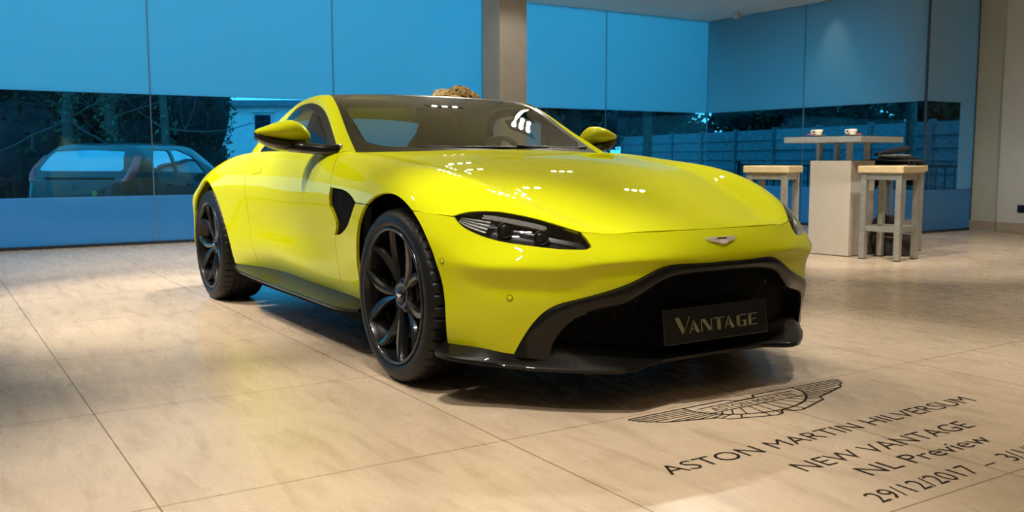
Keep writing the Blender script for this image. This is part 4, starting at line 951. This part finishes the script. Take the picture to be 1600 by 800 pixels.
# ---------------------------------------------------------------- outside, at dusk
GZ = -.30
M['asphalt'] = mat('asphalt', (.04, .045, .05), .8, noise=(18, .3), bump=(60, .3))
M['conifer'] = mat('conifer_leaf', (.020, .045, .020), .8, noise=(9, .5)); M['ivy'] = mat('ivy_leaf', (.05, .13, .07), .55, noise=(12, .5)); M['bark'] = mat('grey_bark', (.10, .10, .09), .9, noise=(20, .4), stretch=(3, 3, .6))
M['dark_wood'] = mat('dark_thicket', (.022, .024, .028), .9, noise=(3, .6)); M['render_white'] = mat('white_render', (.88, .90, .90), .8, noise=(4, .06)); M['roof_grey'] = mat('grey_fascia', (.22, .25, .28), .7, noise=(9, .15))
M['pane_dark'] = mat('dark_pane', (.02, .03, .05), .08, noise=(5, .3)); M['frame_white'] = mat('white_frame', (.75, .77, .78), .5, noise=(9, .04))
M['fence_board'] = mat('weathered_boards', (.13, .17, .19), .85, noise=(6, .5), stretch=(1, 1, 8)); M['post'] = mat('concrete_post', (.12, .13, .14), .85, noise=(14, .25)); M['rail_black'] = mat('black_railing', (.01, .012, .016), .5, noise=(30, .2))
M['silver_paint'] = mat('grey_car_paint', (.035, .036, .038), .4, .2, .5, noise=(400, .08)); M['car_glass'] = mat('hatchback_glass', (.42, .46, .48), .04, 1.0, 0, noise=(2, .08)); M['red_lamp'] = mat('red_lamp_lens', (.85, .10, .10), .2, noise=(20, .15))
mb = MB().box(-60, -7.14, -30, 60, GZ-.1, GZ).box(-7.14, -3.41, 7.75, 60, GZ-.1, GZ).box(-3.41, 15, 8.9, 60, GZ-.1, GZ); g_ = mb.build('ground', M['asphalt']); g_['kind'] = 'structure'
def leaves(name, m, parent, blobs, n, size, seed, core=None):
    """leaf cloud: n small leaves over the blobs (x, y, z, rx, ry, rz)"""
    r = np.random.RandomState(seed); mb = MB(); w = np.array([b[3]*b[5]+b[4]*b[5] for b in blobs]); w = w/w.sum()
    for b, k in zip(blobs, (w*n).astype(int)):
        d = r.normal(size=(k, 3)); d /= np.linalg.norm(d, axis=1)[:, None]; rad = .80+.28*r.rand(k)**1.3
        P = np.array(b[:3])+d*np.array(b[3:])*rad[:, None]
        t1 = r.normal(size=(k, 3)); t1 /= np.linalg.norm(t1, axis=1)[:, None]; t2 = np.cross(t1, r.normal(size=(k, 3))); t2 /= np.linalg.norm(t2, axis=1)[:, None]
        s = size*(.6+.8*r.rand(k))[:, None]; b0 = len(mb.V)
        Q = np.stack([P-t1*s, P-t2*s*.45, P+t1*s, P+t2*s*.45], 1).reshape(-1, 3); mb.V += [tuple(v) for v in Q]; mb.F += [tuple(b0+4*i+j for j in range(4)) for i in range(k)]
    return tag(mb.build(name, m, parent), kind='stuff' if parent is not None else None)
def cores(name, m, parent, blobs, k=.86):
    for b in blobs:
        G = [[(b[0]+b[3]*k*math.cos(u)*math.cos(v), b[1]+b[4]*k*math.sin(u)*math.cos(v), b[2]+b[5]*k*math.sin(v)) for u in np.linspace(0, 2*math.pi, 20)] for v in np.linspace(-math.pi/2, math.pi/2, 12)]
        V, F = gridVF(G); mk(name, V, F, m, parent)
def branch(mb, p, d, L, r, lvl, rnd):
    P = [Vector(p)]; R = [r]; d = Vector(d).normalized(); n = 5
    for i in range(n):
        d = (d+Vector((rnd.gauss(0, .14), rnd.gauss(0, .14), rnd.gauss(.03, .10)))).normalized(); P.append(P[-1]+d*L/n); R.append(r*(1-.75*(i+1)/n))
    mb.tube(P, R, 6 if lvl < 2 else 4, False)
    if lvl < 3:
        for k in range(4 if lvl < 2 else 3):
            i = rnd.randint(1, n-1); q = (d+Vector((rnd.gauss(0, .8), rnd.gauss(0, .8), rnd.gauss(.25, .5)))).normalized(); branch(mb, P[i], q, L*.62, R[i]*.6, lvl+1, rnd)
def bare_tree(x, y, h, r, seed, label, ivy=0):
    t = empty('bare_tree', (x, y, GZ)); tag(t, label, 'tree'); rnd = random.Random(seed)
    P = [Vector((0, 0, 0))]; lean = Vector((rnd.gauss(0, .05), rnd.gauss(0, .05), 1))
    for i in range(8): P.append(P[-1]+(lean+Vector((rnd.gauss(0, .06), rnd.gauss(0, .06), 0))).normalized()*h/8)
    R = [r*(1-.08*i) for i in range(9)]; MB().tube(P, R, 12).build('trunk', M['bark'], t, True)
    mb = MB()
    for i in range(3, 9):
        for k in range(3): branch(mb, P[i], (rnd.gauss(0, 1), rnd.gauss(0, 1), rnd.uniform(-.1, .8)), h*.40, min(.017, R[i]*.22), 1, rnd)
    mb.build('branches', M['bark'], t, True)
    if ivy: leaves('ivy', M['ivy'], t, [(p.x, p.y, p.z, r*1.9, r*1.9, h/12) for p in P[:7]], ivy, .055, seed)
    return t
# conifer hedge and thicket behind the hatchback
hd = empty('conifer_hedge', (-15.2, 1.95, GZ)); tag(hd, 'tall clipped dark conifer at the end of the hedge, beside the white house', 'conifer')
bl = [(0, 0, .9, .75, .8, 1.2), (.05, .05, 2.2, .72, .78, 1.3), (-.2, -.8, 1.2, .8, .8, 1.4), (-.2, -.8, 2.6, .75, .8, 1.4)]
cores('inner_growth', M['dark_wood'], hd, bl, .9); leaves('foliage', M['conifer'], hd, bl, 11000, .045, 3)
for i, (x, y, lab) in enumerate(((-17.0, -.9, 'dark thicket behind the parked hatchback'), (-17.4, -3.3, 'dark thicket at the left edge of the window'), (-18.5, .9, 'dark thicket between the ivy trees and the clipped conifer'))):
    h_ = empty('thicket', (x, y, GZ)); tag(h_, lab, 'bushes'); bl = [(0, 0, 1.2, 1.3, 1.6, 1.5), (-.3, .6, 2.9, 1.3, 1.5, 1.5), (.0, -.9, 3.0, 1.2, 1.5, 1.4)]
    cores('inner_growth', M['dark_wood'], h_, bl, .92); leaves('foliage', M['conifer'], h_, bl, 2600, .10, 20+i)
bare_tree(-14.3, -.35, 5.0, .13, 1, 'bare tree with ivy on its trunk standing behind the roof of the parked hatchback', 700)
bare_tree(-14.0, .62, 5.2, .12, 5, 'bare tree thick with ivy just left of the window joint', 900)
bare_tree(-13.4, 1.05, 4.6, .09, 9, 'thin bare tree with long twigs in front of the clipped conifer', 250)
bare_tree(-14.8, -2.4, 4.6, .07, 14, 'bare tree with slanting branches near the left edge', 0)
# white house
hs = empty('white_house', (-22.6, 5.6, GZ), None, math.atan2(.843, .537)); tag(hs, 'low white rendered house with one small window beyond the conifer', 'house')
MB().box(-2.5, 6.5, 0, 5, 0, 2.66).build('wall', M['render_white'], hs); MB().box(-2.7, 2.05, -.18, 5.2, 2.66, 2.82).build('flat_roof', M['roof_grey'], hs); MB().box(2.05, 6.8, -.05, 5.2, 2.60, 2.72).build('lower_roof', M['roof_grey'], hs)
wf = MB().box(-.10, .42, -.05, .02, 1.86, 2.50).build('window_frame', M['frame_white'], hs); MB().box(-.06, .38, -.06, -.045, 1.91, 2.42).build('pane', M['pane_dark'], wf); MB().box(-.16, .48, -.10, .0, 2.49, 2.54).build('window_hood', M['frame_white'], hs)
nt_ = empty('evergreen_tree', (-13.2, 9.6, GZ)); tag(nt_, 'tall spreading evergreen in front of the fence, nearest the glass corner', 'tree')
MB().tube([(0, 0, 0), (.06, 0, 1.4), (0, .05, 3.2), (0, 0, 5)], [.22, .19, .15, .08], 12).build('trunk', M['bark'], nt_, True)
bl = [(.3, -1.2, 3.0, 1.3, 1.2, .75), (-.4, .6, 2.75, 1.4, 1.5, .55), (.5, 1.9, 2.9, 1.1, 1.1, .55), (.2, 0, 4.1, 1.9, 2.1, 1.0), (-.2, .4, 5.3, 1.6, 1.7, 1.0), (0, -.2, 6.4, 1.1, 1.1, .9)]
cores('inner_growth', M['dark_wood'], nt_, bl, .8); leaves('foliage', M['conifer'], nt_, bl, 9000, .10, 77)
for x, y, sd, lab in ((-10.4, 9.3, 81, 'added tall shade tree close outside the corner glazing, its crown unseen above the clear strip'), (-6.2, 11.4, 82, 'added tall shade tree outside the glazing behind the bar table, its crown unseen above the clear strip')):  # two added trees; their unseen crowns darken the frosted panels
    tt_ = empty('evergreen_tree', (x, y, GZ)); tag(tt_, lab, 'tree')
    MB().tube([(0, 0, 0), (.05, .03, 1.4), (0, .05, 3.2), (0, 0, 6)], [.10, .09, .08, .04], 10).build('trunk', M['bark'], tt_, True)
    bl = [(.2, -1.1, 3.6, 1.5, 1.5, .95), (-.3, .9, 3.7, 1.5, 1.5, .95), (.1, 0, 5.0, 2.0, 2.1, 1.2), (0, 0, 6.6, 1.4, 1.4, 1.2)]
    cores('inner_growth', M['dark_wood'], tt_, bl, .8); leaves('foliage', M['conifer'], tt_, bl, 5000, .12, sd)
gb = empty('garage_building', (-14.42, 7.05, GZ), None, 1.003); tag(gb, 'pale rendered building straight behind the column, seen through the car windows', 'building')
MB().box(-.4, 2.13, 0, 3, 0, 3.1).build('wall', M['render_white'], gb); MB().box(-.55, 2.28, -.15, 3.2, 3.1, 3.25).build('flat_roof', M['roof_grey'], gb)
dd_ = MB().box(.5, 1.25, -.05, .02, 0, 1.95).build('door', M['roof_grey'], gb); MB().box(.60, 1.15, -.06, -.045, 1.1, 1.8).build('pane', M['pane_dark'], dd_)
# parked hatchback
hb = empty('hatchback', (-10.62, -.68, GZ), None, math.radians(139)); tag(hb, 'dark grey five-door hatchback parked outside the window, seen from behind', 'car')
ST = [0, .06, .25, .55, 1.0, 1.6, 2.2, 2.6, 3.0, 3.5, 3.75, 3.82]
SI_ = [.28]*12; 
sec = {  # x: (half width sill, bulge, belt, roof edge y, z; roof z)
 0: [(.60, .30), (.70, .50), (.70, .70), (.66, .86), (.60, .90), (0, .92)], .06: [(.68, .26), (.78, .50), (.78, .74), (.74, .94), (.66, .985), (0, 1.0)], .25: [(.74, .24), (.81, .52), (.81, .78), (.77, .98), (.66, 1.22), (0, 1.245)],
 .50: [(.76, .23), (.825, .54), (.82, .80), (.78, 1.0), (.61, 1.37), (0, 1.40)], 1.0: [(.77, .22), (.825, .54), (.82, .80), (.78, .98), (.595, 1.395), (0, 1.435)], 1.6: [(.77, .22), (.82, .54), (.815, .78), (.775, .95), (.59, 1.395), (0, 1.44)],
 2.15: [(.77, .22), (.82, .53), (.81, .76), (.77, .925), (.595, 1.36), (0, 1.405)], 2.5: [(.77, .22), (.82, .53), (.81, .75), (.765, .91), (.63, 1.20), (0, 1.25)], 2.95: [(.77, .22), (.82, .53), (.80, .74), (.75, .89), (.70, .945), (0, .985)],
 3.4: [(.74, .24), (.79, .52), (.77, .70), (.70, .80), (.60, .835), (0, .86)], 3.72: [(.64, .28), (.69, .48), (.67, .62), (.58, .70), (.48, .72), (0, .73)], 3.8: [(.50, .32), (.56, .46), (.54, .56), (.46, .62), (.38, .64), (0, .65)]}
Mx = np.array([[(x, -y, z) for y, z in sec[x]] for x in sorted(sec)])        # station, row
Mx = np.transpose(Mx, (1, 0, 2)); L_ = Mx[:-1][::-1].copy(); L_[..., 1] *= -1; full = np.concatenate([Mx, L_])
xs_ = np.linspace(0, 3.8, 150); xk = Mx[0, :, 0]; R_ = np.stack([np.stack([xs_]+[np.interp(xs_, xk, r[:, k])*.5+ncs(xk, r[:, k], xs_)*.5 for k in (1, 2)], 1) for r in full]); out = []
for j in range(150):
    tq = chord(R_[:, j]); q = R_[:, j]; tt_ = np.interp(np.linspace(0, len(tq)-1, 110), np.arange(len(tq)), tq); out.append(np.stack([np.interp(tt_, tq, q[:, k])*.4+ncs(tq, q[:, k], tt_)*.6 for k in range(3)], 1))
V, F = gridVF(np.stack(out, 1))
def swin(P): return -sdf(xz(V), A_(P))
archs = [A_([(cx+.34*math.cos(a), .28+.34*math.sin(a)) for a in np.linspace(0, 2*math.pi, 40)][:-1]) for cx in (.62, 3.10)]
WIN = [[(1.32, 1.335), (1.30, 1.02), (.82, 1.03), (.70, 1.08), (.74, 1.22), (.92, 1.335)], [(2.28, .98), (1.38, 1.01), (1.40, 1.335), (1.62, 1.345), (1.98, 1.25)]]
side = np.abs(V[:, 1])-.5; f_all = np.ones(len(V))
for P in WIN: f_all = np.minimum(f_all, np.where(side > 0, -sdf(xz(V), A_(P)), 1))
rear_poly = A_([(.02, 1.04), (.60, 1.04), (.64, 1.08), (.54, 1.32), (.02, 1.34), (-.2, 1.34), (-.2, 1.04)])
rear_f = np.where(V[:, 0] < .60, -sdf(np.stack([np.abs(V[:, 1]), V[:, 2]], 1), rear_poly), 1); f_all = np.minimum(f_all, rear_f)
front_f = np.where((V[:, 0] > 2.2)&(V[:, 0] < 2.92)&(np.abs(V[:, 1]) < .58), -np.minimum(np.minimum(V[:, 0]-2.2, 2.92-V[:, 0]), .58-np.abs(V[:, 1])), 1); f_all = np.minimum(f_all, front_f)
Vb, Fb = cut(V, F, f_all)
for a in archs: Vb, Fb = cut(Vb, Fb, -sdf(xz(Vb), a))
panel('body', Vb, Fb, M['silver_paint'], hb, .02, (1.9, 0, .7)); Vg, Fg = cut(V, F, -f_all)
vz = Vg-A_([0, 0, 0]); mk('glazing', np.stack([vz[:, 0], vz[:, 1]*.985, vz[:, 2]-.006], 1), Fg, M['car_glass'], hb)
P0 = out = np.stack(out, 1)[:, 0]; cG = np.stack([P0, P0*A_([1, .8, .9])+A_([-.02, 0, .06]), P0*A_([1, .3, .3])+A_([-.03, 0, .42])]); V, F = gridVF(cG); mk('tailgate', V, F, M['silver_paint'], hb)
for s in (1, -1):
    P = [(.03, .72, .90), (.11, .755, 1.02), (.24, .735, 1.15), (.36, .70, 1.26)]; w_ = [.075, .06, .05, .035]
    G = [[(p[0]-.02, (p[1]-w)*s, p[2]), (p[0]-.035, (p[1]-.01)*s, p[2]), (p[0]+.07, (p[1]+.035)*s, p[2])] for p, w in zip(P, w_)]; V, F = gridVF(np.transpose(tensor(np.transpose(A_(G), (1, 0, 2)), 20, 8), (1, 0, 2))); mk('tail_lamp', V, F, M['red_lamp'], hb)
    MB().box(-.09, -.06, s*.52-.12, s*.52+.12, .36, .42, .01).build('bumper_reflector', M['red_lamp'], hb)
    r = MB().lathe([(0, .02), (.06, .02), (.17, .0), (.19, .03), (.28, .04), (.30, .0), (.30, -.16), (.25, -.18)], (0, 0, 0), 'Y', 36).build('wheel', M['rubber'], hb, True); r.location = (.62, s*.77, .30); r.rotation_euler.z = 0 if s > 0 else math.pi
    r = r.copy(); C.objects.link(r); r.location = (3.10, s*.77, .30)
    G = [[(2.30+dx, s*(.80+y), z) for dx, z in ((-.02, 1.03), (.05, 1.03), (.07, .97), (.05, .92), (-.02, .92))] for y in (.0, .06, .16, .20)]; V, F = gridVF(G); panel('wing_mirror', V, F, M['silver_paint'], hb, .01, (2.3, s*.9, .97))
    MB().box(1.55, 1.72, s*.817-.012, s*.817+.012, .80, .83, .006).build('door_handle', M['silver_paint'], hb); MB().box(.95, 1.10, s*.822-.012, s*.822+.012, .82, .85, .006).build('door_handle', M['silver_paint'], hb)
bpG = [[(-.07+.35*(abs(y)/.80)**6, y, z) for y in np.linspace(-.80, .80, 25)] for z in (.22, .30, .44, .50)]; bpG.append([(-.01+.35*(abs(y)/.80)**6, y, .53) for y in np.linspace(-.80, .80, 25)]); V, F = gridVF(bpG); panel('rear_bumper', V, F, M['silver_paint'], hb, .02, (1.5, 0, .4))
MB().box(-.045, -.005, -.30, .30, .56, .69, .01).build('plate_recess', M['black_satin'], hb); MB().lathe([(.034, 0), (.034, .008), (.044, .008), (.044, 0)], (-.028, .0, .80), 'X', 24).build('emblem_ring', M['steel'], hb, True)
MB().box(.0, .05, -.55, .50, .93, .955, .01).build('spoiler_lip', M['black_satin'], hb)
mb = MB()
for k in range(7): 
    a = k*2*math.pi/7; mb.lathe([(0, 0), (.017, 0)], (-.036, -.28+.026*math.cos(a), .74+.026*math.sin(a)), 'X', 8)
mb.lathe([(0, -.001), (.02, -.001)], (-.036, -.28, .74), 'X', 10).build('flower_sticker', mat('flower_sticker', (.30, .42, .12), .5, noise=(20, .1)), hb)
# board fence, railings
def fence(A, B, n, top, label):
    f = empty('board_fence', (A[0], A[1], GZ), None, math.atan2(B[1]-A[1], B[0]-A[0])); tag(f, label, 'fence'); Ln = math.hypot(B[0]-A[0], B[1]-A[1]); p = Ln/n
    for i in range(n+1): MB().box(i*p-.06, i*p+.06, -.06, .06, 0, top-GZ+.06, .01).build('post', M['post'], f)
    for i in range(n):
        m_ = MB(); k = 7; hh = (top-GZ-.1)/k
        for j in range(k): m_.add([(i*p+.06, -.03, .1+j*hh), (i*p+p-.06, -.03, .1+j*hh), (i*p+p-.06, .004, .1+(j+1)*hh+.01), (i*p+.06, .004, .1+(j+1)*hh+.01), (i*p+.06, -.008, .1+j*hh), (i*p+p-.06, -.008, .1+j*hh), (i*p+p-.06, .02, .1+(j+1)*hh+.01), (i*p+.06, .02, .1+(j+1)*hh+.01)], [(0, 1, 2, 3), (7, 6, 5, 4), (0, 4, 5, 1), (3, 2, 6, 7), (0, 3, 7, 4), (1, 5, 6, 2)])
        m_.build('panel', M['fence_board'], f)
fence((-22.5, 18.65), (-4.6, 14.2), 10, 1.64, 'weathered horizontal board fence with concrete posts outside the corner glazing')
def railing(A, B, n, top, label):
    f = empty('metal_railing', (A[0], A[1], GZ), None, math.atan2(B[1]-A[1], B[0]-A[0])); tag(f, label, 'railing'); Ln = math.hypot(B[0]-A[0], B[1]-A[1]); h = top-GZ
    MB().box(0, Ln, -.02, .02, h-.04, h, .004).build('top_rail', M['rail_black'], f); MB().box(0, Ln, -.02, .02, .1, .14, .004).build('bottom_rail', M['rail_black'], f)
    for i in range(n): x = (i+.5)*Ln/n; MB().box(x-.009, x+.009, -.009, .009, .13, h-.03).build('bar', M['rail_black'], f)
    for x in (0, Ln): MB().box(x-.025, x+.025, -.025, .025, 0, h+.05).build('post', M['rail_black'], f)
railing((-9.9, 11.35), (-3.6, 11.6), 40, .79, 'black metal railing outside, in front of the board fence')
railing((-9.95, -3.6), (-9.85, -1.5), 14, .66, 'black metal railing outside, left of the parked hatchback')
# trees and buildings beyond the fence
for i, (x, y, z, s, lab) in enumerate(((-26, 19.5, 2.2, 1.5, 'dark evergreen beyond the far left end of the board fence'), (-22, 20.5, 2.6, 1.6, 'dark evergreen behind the fence near the glass corner'), (-16, 20.6, 2.5, 1.5, 'dark spreading evergreen behind the middle of the fence'), (-11.2, 19.4, 2.7, 1.5, 'dark evergreen above the fence behind the coffee cups'), (-6.4, 18.4, 2.8, 1.4, 'dark evergreen above the fence by the end of the glazing'))):
    t = empty('evergreen_tree', (x, y, GZ)); tag(t, lab, 'tree'); r_ = np.random.RandomState(i+40)
    bl = [(r_.normal()*.9*s, r_.normal()*.9*s, z-GZ+r_.normal()*.45, .75*s*(.7+.5*r_.rand()), .75*s*(.7+.5*r_.rand()), .5*s) for _ in range(6)]+[(r_.normal()*.8, r_.normal()*.8, 4.2+k*.8, 1.5, 1.5, 1.0) for k in range(3)]+[(r_.normal()*.3+d_, r_.normal()*.3, 2.0, .95, .9, .55) for d_ in (-1.7, 0, 1.7)]
    MB().tube([(0, 0, 0), (.05, 0, 1), (0, .05, 2.4)], [.16, .13, .09], 10).build('trunk', M['bark'], t, True); cores('inner_growth', M['dark_wood'], t, bl, .8); leaves('foliage', M['conifer'], t, bl, 4200, .13, 60+i)
bd = empty('far_building', (-33, 19.0, GZ), None, math.radians(55)); tag(bd, 'pale building with dark windows far beyond the left end of the fence', 'building')
MB().box(-4, 5, 0, 6, 0, 4.6).build('wall', M['render_white'], bd); MB().box(-4.2, 5.2, -.2, 6.2, 4.6, 4.8).build('flat_roof', M['roof_grey'], bd)
for x in (-3.2, -1.4, .4, 2.2, 3.8):
    w_ = MB().box(x, x+1.0, -.04, .02, 1.6, 3.2).build('window_frame', M['frame_white'], bd); MB().box(x+.08, x+.92, -.05, -.035, 1.68, 3.12).build('pane', M['pane_dark'], w_)
